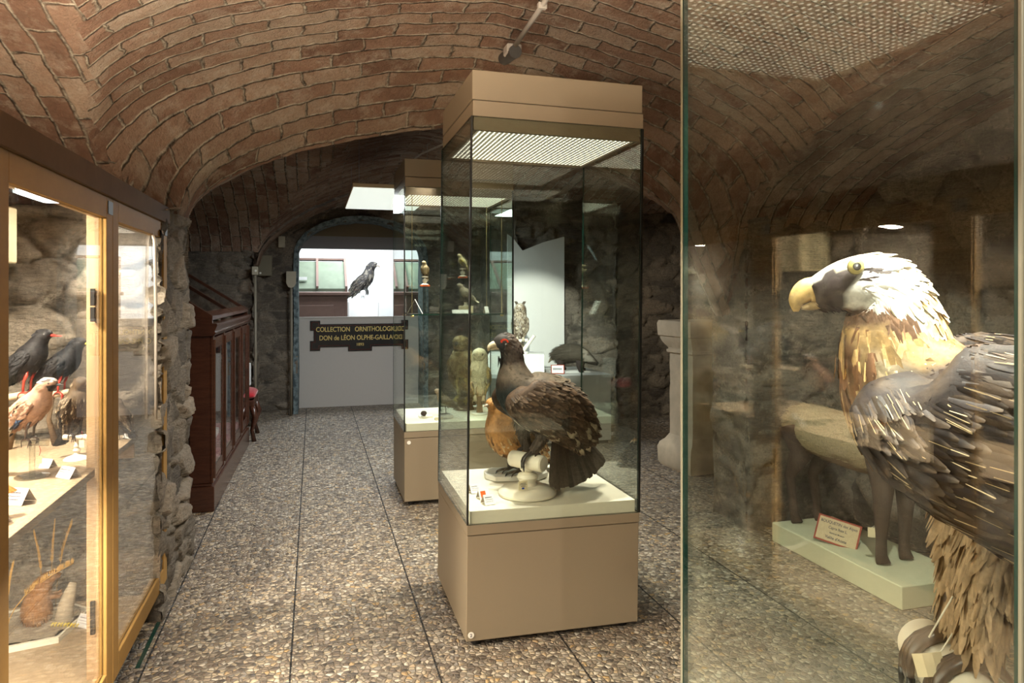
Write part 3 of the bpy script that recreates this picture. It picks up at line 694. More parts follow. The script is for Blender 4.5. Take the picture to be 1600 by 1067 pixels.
def bird(t, s, seed=1):
    """t: the Empty; s: spec dict. Adds body, wings, tail, beak, eyes, legs as children"""
    r = random.Random(seed); cf = s['col']
    bl = Loft([(x, 0, z, w_, h) for x, z, w_, h in s['body']], 30, 20)
    mb = MB(); bl.mesh(mb, lambda p: cf(Vector(p), 'b', r)[1])
    n, L, W = s['coat']
    coat(mb, bl, n, L, W, lambda p, t_, a, r_: cf(p, 'b', r_), r, 0.02, s.get('coat_end', .93), lift=s.get('lift', .2), grow=s.get('grow'), jit=s.get('jit', .25))
    if 'extra' in s: s['extra'](mb, bl, r)
    mb.build('body', 'plumage', t, True, recalc=False)
    for sg in (1, -1):
        wl = Loft([(x - (s.get('farback', 0) if sg < 0 else 0), y * sg, z, w_, h) for x, y, z, w_, h in s['wing']], 20, 14)
        mb = MB(); wl.mesh(mb, lambda p: cf(Vector(p), 'w', r)[1]); n, L, W = s['wcoat']
        coat(mb, wl, n, L, W, lambda p, t_, a, r_: cf(p, 'w', r_), r, .01, .8, lift=.17, sgn=1, grow=lambda t_: .7 + .9 * t_)
        # primaries: long feathers reaching the wing tip
        P = s.get('prim', 7); tip = Vector(s['wing'][-1][:3]); tip.y *= sg
        for i in range(P):
            k = i / max(1, P - 1); p, N, T = wl.at(.35 + .35 * k, (-.5 + .9 * (1 - k)) if sg > 0 else PI - (-.5 + .9 * (1 - k)))
            e = tip + Vector((0, 0, (1 - k) * .18 * s.get('primspread', 1) * (tip - p).length * .3)); d = e - p
            nn = Vector((0, sg, .25)); nn = (nn - d.normalized() * nn.dot(d.normalized())).normalized()
            feather(mb, p + nn * .004, d, nn, d.length * (1.0 - .05 * (P - i) * .3), s.get('pw', W * 1.4), cf(p, 'p', r), 0)
        mb.build('wing', 'plumage', t, True, recalc=False)
    T_ = s['tail']; mb = MB(); b = Vector(T_['at']); d = Vector(T_['dir']).normalized(); sp = Vector(T_.get('spread', (0, 1, 0))); n = T_['n']; nn = d.cross(sp).normalized()
    if nn.z < 0: nn = -nn
    for i in range(n):
        k = (i / (n - 1) - .5) * 2; dd = (d + sp * (k * T_['fan'])).normalized()
        feather(mb, b + sp * (k * T_['w']) + nn * (.0025 * (n - abs(k) * n) * .3), dd, nn, T_['L'] * (1 - T_.get('round', .08) * k * k) * (1 - .05 * r.random()), T_['fw'], cf(b + dd * .01, 't', r), 0, rows=((0, .6), (.4, .95), (.93, 1), (1, .62)))
    mb.build('tail', 'plumage', t, True, recalc=False)
    for nm in ('beak',):
        mb = MB()
        for path, c in s['beak']: Loft([(x, 0, z, w_, h) for x, z, w_, h in path], 14, 12).mesh(mb, c)
        mb.build('beak', 'horn', t, True)
    ex, ey, ez, er, ec = s['eye']
    for sg in (1, -1):
        mb = MB(); V = Vector((s.get('eyefwd', 0), sg, .05)).normalized(); A = Vector((0, 0, 1)).cross(V).normalized(); B = V.cross(A); vs = []; cs = []; fs = []; rows = [(0, 1, (.004, .004, .004)), (.45, .88, (.004, .004, .004)), (.5, .86, ec), (.85, .5, ec), (1.0, .1, (.01, .01, .01))]; m = 14
        for rr, hh, c in rows:
            for k in range(m):
                a = 2 * PI * k / m; vs.append(Vector((ex, ey * sg, ez)) + (A * math.cos(a) + B * math.sin(a)) * er * rr + V * er * .6 * hh); cs.append(c)
        for i in range(len(rows) - 1):
            for k in range(m): fs.append((i * m + k, i * m + (k + 1) % m, (i + 1) * m + (k + 1) % m, (i + 1) * m + k))
        fs.append(tuple(range(m))); mb.add(vs, fs, cs); mb.build('eye', 'horn', t, True)
    for lg in s['legs']:
        mb = MB(); pts = lg['pts']; mb.tube(pts, lg['rad'], 9, lg['col'])
        toes(mb, pts[-1], lg['toe'], lg['rad'][-1] * lg.get('tr', .9), lg['col'], lg['claw'], lg.get('grip', 0), lg.get('fwd', (1, 0, 0)))
        lo = mb.build('leg', 'horn', t, True)
        if 'trouser' in lg:
            n, L, W, c = lg['trouser']; tl = Loft([(*p, q, q) for p, q in zip(lg['tp'], lg['tr_r'])], 12, 10); mb = MB(); tl.mesh(mb, lambda p: vary(c, .2, r)); coat(mb, tl, n, L, W, lambda p, t_, a, r_: [vary(c, .7, r_) for _ in range(3)], r, 0, .97, lift=.18, sgn=1, jit=.6)
            mb.build('leg_feathers', 'plumage', lo, True, recalc=False)
def rot2(x, z, a): return x * math.cos(a) - z * math.sin(a), x * math.sin(a) + z * math.cos(a)
def perch_bird(name, label, cat, loc, rz, B=.2, hz=.09, pitch=35, col=None, head=.0, neck=.0, fat=1.0, headr=.135, beak=(.12, .03, (.02, .02, .02)), iris=(.02, .012, .008), legc=(.05, .03, .02), legr=.012, tailL=.45, n=260, grip=0.0, group=None, seed=1, hooked=False, gap=.16, toe=.14, owl=False, headturn=0, tn=9):
    """a mounted bird of the usual build; B is rump-to-breast length"""
    t = thing(name, label, cat, loc, rz, group); a = R(pitch)
    def q(x, z): u, v = rot2(x * B, z * B, a); return u, v + hz
    bd = []
    for x, z, w_, h in ((-.60, -.03, .03, .03), (-.46, -.02, .11, .09), (-.25, -.01, .22, .19), (0, 0, .28, .26), (.22, .03, .265, .25)):
        u, v = q(x, z); bd.append((u, v, w_ * B * fat, h * B * fat))
    nx, nz = q(.40 + neck * .4, .12 + head); bd.append((nx, nz, (.17 if not owl else .22) * B * fat ** .5, (.16 if not owl else .21) * B * fat ** .5))
    hx, hz_ = nx + (.10 if not owl else .05) * B, nz + (.12 if not owl else .13) * B; hr = headr * B
    bd += [(hx, hz_, hr, hr * .98), (hx + hr * .75, hz_ + hr * .12, hr * .72, hr * .68), (hx + hr * 1.05, hz_ + hr * .05, hr * .3, hr * .28)]
    wing = []
    for x, y, z, w_, h in ((.30, .17, .06, .02, .05), (.18, .25, .03, .045, .13), (-.10, .265, .02, .05, .16), (-.42, .15, .0, .035, .11), (-.80, .05, -.02, .012, .04)):
        u, v = q(x, z); wing.append((u, y * B * fat, v, w_ * B, h * B))
    tx, tz = q(-.50, -.02); td = rot2(-1, -.05, a)
    bl_, bh, bc = beak; bx = hx + hr * .85; e = hr * .05
    if hooked: bp = [([(bx, hz_ + e, bh * B, bh * B), (bx + bl_ * B * .6, hz_ + e, bh * B * .8, bh * B * .8), (bx + bl_ * B, hz_ - bh * B * .6, bh * B * .5, bh * B * .5), (bx + bl_ * B * .98, hz_ - bh * B * 1.6, bh * B * .12, bh * B * .15)], bc)]
    else: bp = [([(bx, hz_ + e, bh * B, bh * B), (bx + bl_ * B * .5, hz_, bh * B * .7, bh * B * .6), (bx + bl_ * B, hz_ - bh * B * .35, bh * B * .12, bh * B * .12)], bc)]
    legs = []
    for sg in (1, -1):
        u, v = q(-.05, -.2); y = .10 * B * sg
        legs.append(dict(pts=[(u, y, v), (u * .4 - .02 * B, y * 1.05, lerp(v, 0, .45)), (0, y * 1.1, legr * B * 1.2)], rad=[legr * B * 1.8, legr * B * 1.2, legr * B], col=legc, toe=toe * B * 1.4, claw=.05 * B, grip=grip))
    ed = .96 if not owl else .72
    bird(t, dict(body=bd, coat=(n, .13 * B, .075 * B), col=lambda p, k, r_: col((p.x / B, p.y / B, (p.z - hz) / B), k, r_, (hx / B, (hz_ - hz) / B)), wing=wing, wcoat=(int(n * .5), .14 * B, .07 * B), prim=6,
                 pw=.08 * B, tail=dict(at=(tx, 0, tz), dir=(td[0], 0, td[1]), L=tailL * B, fan=.16, w=.06 * B, n=tn, fw=.10 * B), beak=bp,
                 eye=(hx + hr * (.45 if not owl else .80), hr * (.72 if not owl else .42), hz_ + hr * .22, hr * (.22 if not owl else .30), iris), eyefwd=.25 if not owl else 1.6, legs=legs), seed)
    return t
def V3(c, r, k=.3): x = vary(c, k, r); return (x, x, x)
# bearded vulture --------------------------------------------------------------
def lam_col(p, k, r):
    x, y, z = p
    if k in ('w', 'p'):
        e = vary((.022, .017, .018) if r.random() < .7 else (.055, .038, .028), .9, r); c = vary((.50, .38, .22), .6, r) if r.random() < .22 else e
        return (c, e, vary((.07, .05, .035), .8, r))
    if k == 't': e = vary((.045, .034, .03), .4, r); return ((.3, .22, .14), e, e)
    if z > .472 and x > .015:          # head
        dx, dz = x - .150, z - .558; d_ = abs((dx * .62 + dz * .78)); al = dx * .78 - dz * .62
        if z > .562 and x < .165: return (vary((.85, .80, .66), .3, r), vary((.80, .72, .55), .4, r), vary((.9, .86, .75), .1, r))
        if d_ < .017 and -.014 < al < .12 or (x > .160 and z < .525): return V3((.028, .02, .02), r, .5)
        if x > .165 and z < .520: return V3((.03, .02, .02), r, .6)
        if z < .50 and .08 < x < .165: return V3((.16, .09, .055), r, .8)
        if x > .115 and z > .50: return V3((.80, .80, .76), r, .2)
        if x < .075: c = (.74, .52, .25)
        else: c = (.84, .76, .58)
        return (vary(c, .4, r), vary(dim(c, .55 if r.random() < .35 else .9), .4, r), vary((.9, .85, .7), .1, r))
    if z > .428 - (x - .05) * .35 and x > -.03:
        c = (.68, .45, .20) if z > .43 else (.72, .60, .42)
        if x > .125 and r.random() < .55: c = (.20, .10, .05)
        return (vary(c, .7, r), vary(dim(c, .45 if r.random() < .4 else .8), .6, r), vary(tuple(min(1, v * 1.25) for v in c), .4, r))
    if z > .29 and x < .105: e = vary((.06, .042, .035), .6, r); return (vary((.45, .34, .22), .6, r) if r.random() < .35 else e, e, e)
    c = (.60, .42, .22) if r.random() < .8 else (.30, .16, .08)
    return (vary(c, .6, r), vary(tuple(v * .55 for v in c), .6, r), vary((.7, .55, .36), .4, r))
lam = thing('mounted_bearded_vulture', 'mounted bearded vulture with white head, yellow beak and dark wings perched in the nearest showcase', 'bird', (.905, .825, .817), math.atan2(.43, -.9))
def lam_extra(mb, bl, r):
    for i in range(70):       # short bristles under the beak
        p = Vector((.168 + r.random() * .03, (r.random() - .5) * .03, .505)); feather(mb, p, Vector((-.6 - r.random() * .3, 0, -.5)), Vector((0, 1, .1)) , .012 + .012 * r.random(), .0025, V3((.03, .02, .02), r), 0)
    for i in range(420):      # loose ruff of the nape and throat
        a = r.random() * 2 * PI; t = .60 + .16 * r.random(); p, N, T = bl.at(t, a); d = (-T + N * .35 + Vector((0, 0, -.5))).normalized(); nn = (N - d * N.dot(d)).normalized()
        feather(mb, p, d, nn, .045 + .03 * r.random(), .011, lam_col(p, 'b', r), .01)
bird(lam, dict(
    body=[(-.36, .17, .03, .03), (-.27, .22, .06, .08), (-.17, .275, .10, .12), (-.05, .315, .125, .128), (.045, .365, .115, .112), (.082, .432, .078, .080), (.092, .492, .058, .062), (.112, .528, .050, .054), (.148, .534, .042, .041), (.178, .528, .030, .030), (.200, .521, .018, .021)],
    coat=(2600, .042, .020), coat_end=.90, lift=.24, jit=.5, grow=lambda t: 1.25 if t < .55 else max(.34, 1.25 - (t - .55) * 2.9), col=lam_col, extra=lam_extra,
    wing=[(.110, .070, .40, .02, .04), (.090, .105, .358, .034, .095), (-.02, .135, .325, .040, .135), (-.17, .120, .265, .036, .125), (-.30, .08, .18, .02, .08), (-.40, .04, .09, .01, .03)],
    wcoat=(1900, .052, .019), farback=.075, prim=12, pw=.036, primspread=2.2,
    tail=dict(at=(-.30, 0, .19), dir=(-.55, 0, -.8), L=.22, fan=.25, w=.03, n=11, fw=.035),
    beak=[([(.190, .527, .018, .020), (.208, .526, .015, .018), (.221, .512, .010, .013), (.223, .494, .003, .004)], (.72, .50, .20)), ([(.186, .507, .012, .008), (.203, .502, .010, .006), (.215, .500, .004, .003)], (.50, .36, .18))],
    eye=(.150, .0418, .560, .0122, (.50, .43, .14)),
    legs=[dict(pts=[(-.03, .04, .16), (-.02, .04, .05), (-.005, .04, .006)], rad=[.02, .016, .014], col=(.085, .065, .055), toe=.085, claw=.035, grip=.042, trouser=(420, .05, .012, (.36, .25, .15)), tp=[(-.05, .04, .24), (-.03, .04, .15), (-.015, .04, .035)], tr_r=[.055, .034, .022]),
          dict(pts=[(-.03, -.04, .16), (-.01, -.04, .05), (.0, -.04, .006)], rad=[.02, .016, .014], col=(.085, .065, .055), toe=.085, claw=.035, grip=.042, trouser=(300, .05, .012, (.36, .25, .15)), tp=[(-.05, -.04, .24), (-.03, -.04, .15), (-.02, -.04, .035)], tr_r=[.055, .034, .022])]), 3)
# the head's black stripe and crown are in the plumage colours; perch below
t = thing('turned_perch', 'white cylindrical perch on a post under the bearded vulture', 'perch', (.905, .825, .515), math.atan2(.43, -.9))
MB().lathe([(.030, -.125), (.040, -.120), (.042, -.11), (.042, .11), (.040, .12), (.030, .125)], (0, 0, .2545), 32, axis='y').build('crossbar', 'cream_paint', t, 'auto')
MB().lathe([(.11, .001), (.11, .02), (.06, .035), (.022, .06), (.018, .12), (.026, .15), (.02, .17), (.02, .225)], (0, 0, 0), 32).build('stand', 'cream_paint', t, 'auto')
m = MB(); m.add([(x, -.0 + .012 * math.sin(x * 60), z) for x in (0, .012, .025, .038) for z in (0, .03)] + [(x, .0012 + .012 * math.sin(x * 60), z) for x in (0, .012, .025, .038) for z in (0, .03)], [(0, 2, 3, 1), (2, 4, 5, 3), (4, 6, 7, 5), (8, 9, 11, 10), (10, 11, 13, 12), (12, 13, 15, 14), (0, 1, 9, 8), (6, 14, 15, 7), (0, 8, 10, 2), (2, 10, 12, 4), (4, 12, 14, 6), (1, 3, 11, 9), (3, 5, 13, 11), (5, 7, 15, 13)])
o = m.build('specimen_tag', 'tag_card'); o.location = (.862, .80, .80); o.rotation_euler = (R(20), R(15), R(140)); tag(o, 'curled yellowed card tag tied at the foot of the bearded vulture', 'tag')
m = MB().tube([(.0, 0, .03), (-.03, -.01, .06), (-.05, .0, .09), (-.035, .02, .10), (.01, .02, .05)], .0012, 6, (.7, .66, .55)).build('tag_string', 'string', o)

# male capercaillie ------------------------------------------------------------
def cap_col(p, k, r):
    x, y, z = p
    if k in ('w', 'p'):
        if z > .30 or r.random() < .8: e = vary((.060, .033, .019), .9, r); c = vary((.17, .105, .065), .6, r) if r.random() < .35 else e
        else: c = e = vary((.5, .42, .3), .4, r)
        return (c, e, vary((.12, .075, .045), .8, r))
    if k == 't':
        e = vary((.030, .019, .014), .5, r); return (vary((.055, .034, .024), .5, r), e, vary((.10, .08, .06), .8, r))
    if z > .53: return V3((.045, .028, .020) if x < .11 else (.022, .016, .014), r, .7)
    if x > .06 and .33 < z < .44: e = vary((.014, .022, .024), .7, r); return (e, e, vary((.05, .07, .07), .5, r))
    if z < .31 and r.random() < .3: return V3((.42, .36, .27), r, .5)
    e = vary((.045, .030, .021) if z < .46 else (.09, .065, .045), .8, r); return (e, e, vary((.13, .095, .065), .9, r))
cap = thing('mounted_capercaillie', 'large black-brown cock grouse with red brow on a white perch in the middle showcase', 'bird', (.855, 2.80, .684), PI)
def cap_extra(mb, bl, r):
    for i in range(30):
        p = Vector((.105 + r.random() * .03, (r.random() - .5) * .03, .555 - .0 + r.random() * .01 - .165)); feather(mb, p, Vector((.1 - r.random() * .4, 0, -1)), Vector((1, .2, 0)), .03 + .02 * r.random(), .008, V3((.015, .012, .011), r), 0)
    for sg in (1, -1):
        for i in range(14):
            a = i / 13 * PI; p = Vector((.112 + .013 * math.cos(a), sg * .0405, .455 + .009 * math.sin(a))); feather(mb, p, Vector((.6, 0, .4)), Vector((0, sg, 0)), .009, .006, V3((.75, .05, .01), r), 0)
Z = .167
bird(cap, dict(
    body=[(x, z - Z, w_, h) for x, z, w_, h in [(-.225, .23, .05, .05), (-.195, .29, .095, .082), (-.13, .345, .120, .108), (-.03, .378, .128, .122), (.045, .428, .112, .098), (.066, .490, .076, .068), (.072, .545, .050, .046), (.080, .592, .042, .044), (.104, .620, .038, .041), (.130, .615, .026, .030), (.143, .607, .014, .018)]],
    coat=(2300, .036, .022), coat_end=.93, lift=.2, jit=.4, grow=lambda t: 1.15 if t < .5 else max(.45, 1.15 - (t - .5) * 1.9), col=lambda p, k, r: cap_col((p.x, p.y, p.z + Z), k, r), extra=cap_extra,
    wing=[(.085, .09, .43 - Z, .02, .04), (.06, .120, .40 - Z, .034, .085), (-.04, .135, .365 - Z, .04, .105), (-.14, .115, .31 - Z, .034, .095), (-.215, .07, .235 - Z, .02, .05), (-.25, .04, .18 - Z, .008, .02)],
    wcoat=(1000, .045, .022), prim=9, pw=.034, primspread=2,
    tail=dict(at=(-.150, 0.0, .275 - Z), dir=(-.38, .05, -.90), spread=(.86, .45, .10), L=.258, fan=.66, w=.04, n=17, fw=.046, round=-.03),
    beak=[([(.132, .612 - Z, .017, .017), (.152, .611 - Z, .014, .015), (.168, .600 - Z, .009, .010), (.173, .586 - Z, .002, .003)], (.62, .52, .36)), ([(.132, .597 - Z, .012, .008), (.150, .594 - Z, .010, .006), (.163, .590 - Z, .004, .003)], (.5, .42, .3))],
    eye=(.108, .0375, .612 - Z, .0065, (.05, .025, .012)),
    legs=[dict(pts=[(-.02, .05, .13), (-.045, .052, .075), (.0, .05, .008)], rad=[.022, .013, .010], col=(.035, .028, .026), toe=.07, claw=.015, grip=.034, trouser=(260, .028, .010, (.075, .055, .042)), tp=[(-.03, .05, .17), (-.045, .052, .085), (-.01, .05, .022)], tr_r=[.06, .026, .016]),
          dict(pts=[(.02, -.05, .13), (.01, -.052, .075), (.0, -.05, .008)], rad=[.022, .013, .010], col=(.035, .028, .026), toe=.07, claw=.015, grip=.034, trouser=(260, .028, .010, (.075, .055, .042)), tp=[(.0, -.05, .17), (.01, -.052, .085), (.0, -.05, .022)], tr_r=[.06, .026, .016])]), 5)
t = thing('turned_perch', 'white turned wooden perch with round base under the cock grouse', 'perch', (.845, 2.79, .515), PI + .60)
MB().lathe([(.028, -.085), (.033, -.08), (.034, -.07), (.034, .07), (.033, .08), (.028, .085), (.002, .086)], (0, 0, .134), 32, axis='y').build('crossbar', 'cream_paint', t, 'auto')
MB().lathe([(.118, .001), (.120, .010), (.112, .020), (.085, .030), (.04, .038), (.032, .050), (.045, .070), (.038, .082), (.020, .090), (.030, .100), (.018, .112)], (0, 0, 0), 40).build('stand', 'cream_paint', t, 'auto')
o = MB().box((-.020, -.0012, 0), (.020, .0012, .036)).build('specimen_card', 'tag_card'); o.location = (.805, 2.715, .572 - .02); o.rotation_euler = (R(-8), 0, R(8)); tag(o, 'small framed specimen card leaning on the perch of the cock grouse', 'label')
m = MB(); 
for z, w_ in ((.026, .012), (.021, .015), (.015, .010)): m.box((-w_, -.0020, z), (w_, -.0012, z + .0018))
m.build('print', 'print', o); MB().box((-.006, -.0022, .004), (.004, -.0012, .011)).build('blue_mark', 'blue_mark', o)

# colour rules for the smaller mounts ------------------------------------------
def c_hen(p, k, r, h):
    b = r.random(); c = (.40, .20, .075) if b < .45 else ((.70, .50, .26) if b < .70 else (.06, .03, .02))
    return (vary(c, .4, r), vary((.48, .24, .08), .5, r), vary((.12, .06, .03), .6, r) if r.random() < .6 else vary((.8, .7, .5), .2, r))
def c_buzzard(p, k, r, h):
    b = r.random(); c = (.36, .24, .10) if b < .6 else (.58, .46, .26)
    return (vary((.16, .10, .05), .5, r), vary(c, .4, r), vary(c, .4, r))
def c_barn(p, k, r, h):
    if k in ('w', 'p', 't') or (p[0] < -.05 and p[2] > .1): c = (.50, .36, .17) if r.random() < .75 else (.25, .2, .16)
    else: c = (.74, .64, .46)
    return (vary(c, .3, r), vary(c, .3, r), vary(c, .5, r))
def c_owl(p, k, r, h):
    b = r.random(); c = (.48, .40, .29) if b < .5 else ((.16, .115, .075) if b < .8 else (.66, .60, .50))
    return (vary((.10, .07, .05), .6, r), vary(c, .3, r), vary(c, .3, r))
def c_wader(p, k, r, h): c = (.30, .23, .16) if p[2] > -.05 or k != 'b' else (.7, .65, .55); return (vary((.15, .11, .08), .6, r), vary(c, .5, r), vary((.6, .5, .38), .5, r))
def c_black(p, k, r, h): c = vary((.016, .015, .017), .6, r); return (c, c, vary((.03, .03, .035), .5, r))
def c_jay(p, k, r, h):
    if k in ('p', 't'): return V3((.012, .012, .014) if r.random() < .75 else (.75, .75, .75), r, .3)
    if k == 'w':
        if p[2] < -.12 + p[0] * .5 and p[0] > -.1: return V3((.12, .25, .55) if r.random() < .7 else (.02, .02, .05), r, .4)
        if p[2] < -.12 + p[0] * .6: return V3((.012, .012, .014) if r.random() < .7 else (.7, .7, .7), r, .3)
    dx, dz = p[0] - h[0], p[2] - h[1]
    if k == 'b' and dz > .06 and dx > -.1: return V3((.45, .42, .40) if r.random() < .6 else (.05, .04, .04), r, .4)
    if k == 'b' and dz < -.0 and dx > .05 and dz > -.12: return V3((.02, .018, .018), r)
    return V3((.42, .25, .17), r, .3)
def c_nut(p, k, r, h):
    if k in ('p', 't'): return V3((.02, .015, .013), r, .5)
    dx, dz = p[0] - h[0], p[2] - h[1]
    if dz > .04: return V3((.06, .04, .025), r, .4)
    return (vary((.60, .52, .38), .4, r) if r.random() < .6 else vary((.07, .045, .03), .4, r), vary((.09, .06, .035), .4, r), vary((.3, .22, .15), .8, r))
def c_tit(p, k, r, h):
    if k in ('w', 'p', 't'): return V3((.16, .13, .08) if r.random() < .6 else (.70, .52, .05), r, .5)
    return V3((.72, .62, .36), r, .4)
def c_lark(p, k, r, h):
    if k in ('w', 'p', 't'): return (vary((.10, .07, .04), .5, r), vary((.30, .22, .12), .5, r), vary((.6, .5, .35), .4, r))
    return V3((.55, .44, .27), r, .5)
def c_thrush(p, k, r, h): return (vary((.18, .14, .10), .5, r), vary((.36, .30, .22), .4, r), vary((.6, .52, .4), .5, r))
def c_start(p, k, r, h): return V3((.50, .20, .04) if k == 't' else (.12, .09, .08), r, .5)
def c_darkv(p, k, r, h):
    if k in ('w',): return (vary((.50, .45, .35), .4, r) if r.random() < .4 else vary((.05, .045, .045), .5, r), vary((.05, .045, .045), .5, r), vary((.12, .1, .09), .5, r))
    return V3((.035, .032, .035) if r.random() < .8 else (.20, .18, .15), r, .6)
DK = (.04, .035, .03)
perch_bird('mounted_grouse_hen', 'mounted brown and orange barred hen grouse behind the cock, low in the middle showcase', 'bird', (.862, 3.06, .536), R(205), B=.30, hz=.165, pitch=32, col=c_hen, neck=.1, head=.05, fat=1.25, headr=.11, beak=(.09, .035, (.25, .18, .12)), legc=(.20, .17, .13), legr=.025, tailL=.55, n=900, seed=11, toe=.16)
m = MB().prism([(-.14, -.03), (-.10, -.085), (.09, -.085), (.14, -.03), (.14, .05), (.09, .085), (-.10, .085), (-.14, .04)], 0, .020, 'z'); o = m.build('octagonal_base', 'white_paint'); o.location = (.875, 3.07, .516); o.rotation_euler = (0, 0, R(-8)); tag(o, 'white eight-sided wooden base under the hen grouse', 'base')
# showcase B mounts
def wood_post(loc, label, r0=.03, h=.09, base=True):
    t = thing('wooden_post', label, 'perch', loc)
    MB().lathe([(.002, 0), (r0 * 1.1, 0.0), (r0, .01), (r0 * .85, h * .6), (r0 * .9, h), (.002, h)], (0, 0, .012 if base else 0), 12).build('post', 'bark', t, 'auto')
    if base: MB().lathe([(.055, 0), (.058, .006), (.05, .012)], (0, 0, 0), 24).build('base', 'white_paint', t, 'auto')
    return t
wood_post((1.085, 4.70, .5165), 'short bark post on a white disc under the barn owl', .022, .105)
perch_bird('mounted_barn_owl', 'mounted pale barn owl on a bark post at the front of the farther showcase', 'bird', (1.085, 4.70, .634), R(250), B=.26, hz=.14, pitch=68, col=c_barn, owl=True, headr=.20, fat=.85, beak=(.05, .03, (.6, .5, .35)), legc=(.5, .42, .3), legr=.03, tailL=.35, n=420, seed=12, hooked=True, grip=.02)
wood_post((1.02, 4.92, .5165), 'dark log stump under the buzzard in the farther showcase', .07, .08, False)
perch_bird('mounted_buzzard', 'mounted brown buzzard on a log behind the barn owl in the farther showcase', 'bird', (1.02, 4.92, .597), R(235), B=.36, hz=.20, pitch=62, col=c_buzzard, headr=.15, fat=.95, beak=(.07, .04, (.08, .07, .06)), legc=(.5, .38, .1), legr=.03, tailL=.35, n=500, seed=13, hooked=True, grip=.05)
m = MB().box((-.045, -.03, 0), (.045, .03, .022), bev=.004); o = m.build('white_block', 'white_paint'); o.location = (.838, 4.62, .516); tag(o, 'small white block under the little wader in the farther showcase', 'base')
perch_bird('mounted_wader', 'mounted small brown wader on a white block low in the farther showcase', 'bird', (.838, 4.62, .539), R(172), B=.13, hz=.085, pitch=25, col=c_wader, headr=.15, neck=.1, head=.1, beak=(.18, .02, (.03, .025, .02)), legc=(.12, .10, .07), legr=.02, n=160, seed=14, toe=.2)
m = MB(); Loft([(-.016, 0, .012, .006, .006), (-.008, 0, .016, .017, .015), (.008, 0, .017, .018, .017), (.02, 0, .012, .008, .007)], 14, 12).mesh(m, (.07, .05, .045)); o = m.build('fluffy_chick', 'fur', smooth=True); o.location = (.70, 4.66, .528); o.rotation_euler = (0, 0, R(200)); tag(o, 'tiny dark fluffy chick on a white block at the left of the farther showcase', 'bird')
o = MB().box((-.04, -.025, 0), (.05, .03, .012), bev=.003).build('white_block', 'white_paint'); o.location = (.71, 4.68, .516); tag(o, 'flat white block under the tiny dark chick', 'base')
def label_card(loc, rz, w_, h, label, group=None, lines=3, mat='paper', flat=58, cat='label', name='label_card', border=None):
    """folded card tent: two leaves meeting at the top"""
    t = thing(name, label, cat, loc, rz, group); a = R(flat); dy = h * math.cos(a); dz = h * math.sin(a); q = .0012
    m = MB(); m.add([(-w_ / 2, -dy, 0), (w_ / 2, -dy, 0), (w_ / 2, 0, dz), (-w_ / 2, 0, dz), (-w_ / 2, -dy + q, 0), (w_ / 2, -dy + q, 0), (w_ / 2, 0, dz - q), (-w_ / 2, 0, dz - q)], [(0, 1, 2, 3), (7, 6, 5, 4), (0, 4, 5, 1), (1, 5, 6, 2), (3, 2, 6, 7), (0, 3, 7, 4)]); m.build('front_leaf', mat, t)
    m = MB(); m.add([(-w_ / 2, dy, 0), (w_ / 2, dy, 0), (w_ / 2, 0, dz), (-w_ / 2, 0, dz), (-w_ / 2, dy - q, 0), (w_ / 2, dy - q, 0), (w_ / 2, 0, dz - q), (-w_ / 2, 0, dz - q)], [(3, 2, 1, 0), (4, 5, 6, 7), (1, 5, 4, 0), (2, 6, 5, 1), (7, 6, 2, 3), (4, 7, 3, 0)]); m.build('back_leaf', 'paper_back', t)
    m = MB(); r_ = random.Random(int(abs(loc[0] * 1000 + loc[1] * 777)))
    def strip(x0, x1, k, th):
        k2 = k + th; e = .0006
        P = lambda x, kk: (x, -dy * (1 - kk) - e * math.sin(a), dz * kk + e * math.cos(a))
        m.add([P(x0, k), P(x1, k), P(x1, k2), P(x0, k2)], [(0, 1, 2, 3)])
    for i in range(lines):
        k = .68 - i * .19; x = -w_ * .36
        while x < w_ * (.30 if i else .22):
            ww = w_ * (.03 + .05 * r_.random()); strip(x, x + ww, k, .07 if i == 0 else .035); x += ww + w_ * .018
    if lines: m.build('print', 'print', t)
    return t
WT = 'folded white label cards'
label_card((.640, 2.87, .516), R(12), .045, .040, 'white folded label farthest back of the three at the left of the grouse case')
c2 = label_card((.655, 2.775, .516), R(12), .045, .040, 'white folded label with an orange mark, middle of the three in the grouse case', lines=0)
o = MB().add([(-.016, -.0200, .0045), (.006, -.0200, .0045), (.006, -.0045, .0300), (-.016, -.0045, .0300)], [(0, 1, 2, 3)]).build('orange_mark', 'orange', c2)
label_card((.657, 2.70, .516), R(12), .045, .042, 'white folded label nearest the glass at the left of the grouse case')
label_card((.78, 4.56, .516), R(5), .05, .02, 'cream label strip below the tiny wader in the farther showcase', mat='tag_card')
label_card((.635, 4.62, 1.204), R(78), .05, .105, 'tall white folded label standing on the glass shelf of the farther showcase', lines=0, flat=62)
# shelf stands and birds in B
def shelf_stack(x, y, z, h, label, book=True):
    t = thing('acrylic_column', 'clear acrylic column ' + label, 'stand', (x, y, z))
    MB().lathe([(.030, 0), (.030, .003), (.010, .004), (.010, h - .004), (.032, h - .003), (.032, h)], (0, 0, 0), 20).build('column', 'acrylic', t, 'auto')
    z2 = z + h
    if book: o = MB().box((-.032, -.02, .0005), (.03, .02, .012), bev=.002).build('orange_box', 'orange'); o.location = (x, y, z2); tag(o, 'small orange box on the acrylic column ' + label, 'box'); z2 += .0125
    p = thing('turned_perch', 'small cream turned perch ' + label, 'perch', (x, y, z2))
    MB().lathe([(.026, 0), (.024, .004), (.008, .012), (.016, .020), (.018, .034), (.008, .038), (.006, .048), (.022, .050), (.022, .056), (.004, .058)], (0, 0, 0), 18).build('stand', 'cream_paint', p, 'auto')
    return z2 + .058
z = shelf_stack(.715, 4.72, 1.204, .175, 'at the left of the glass shelf')
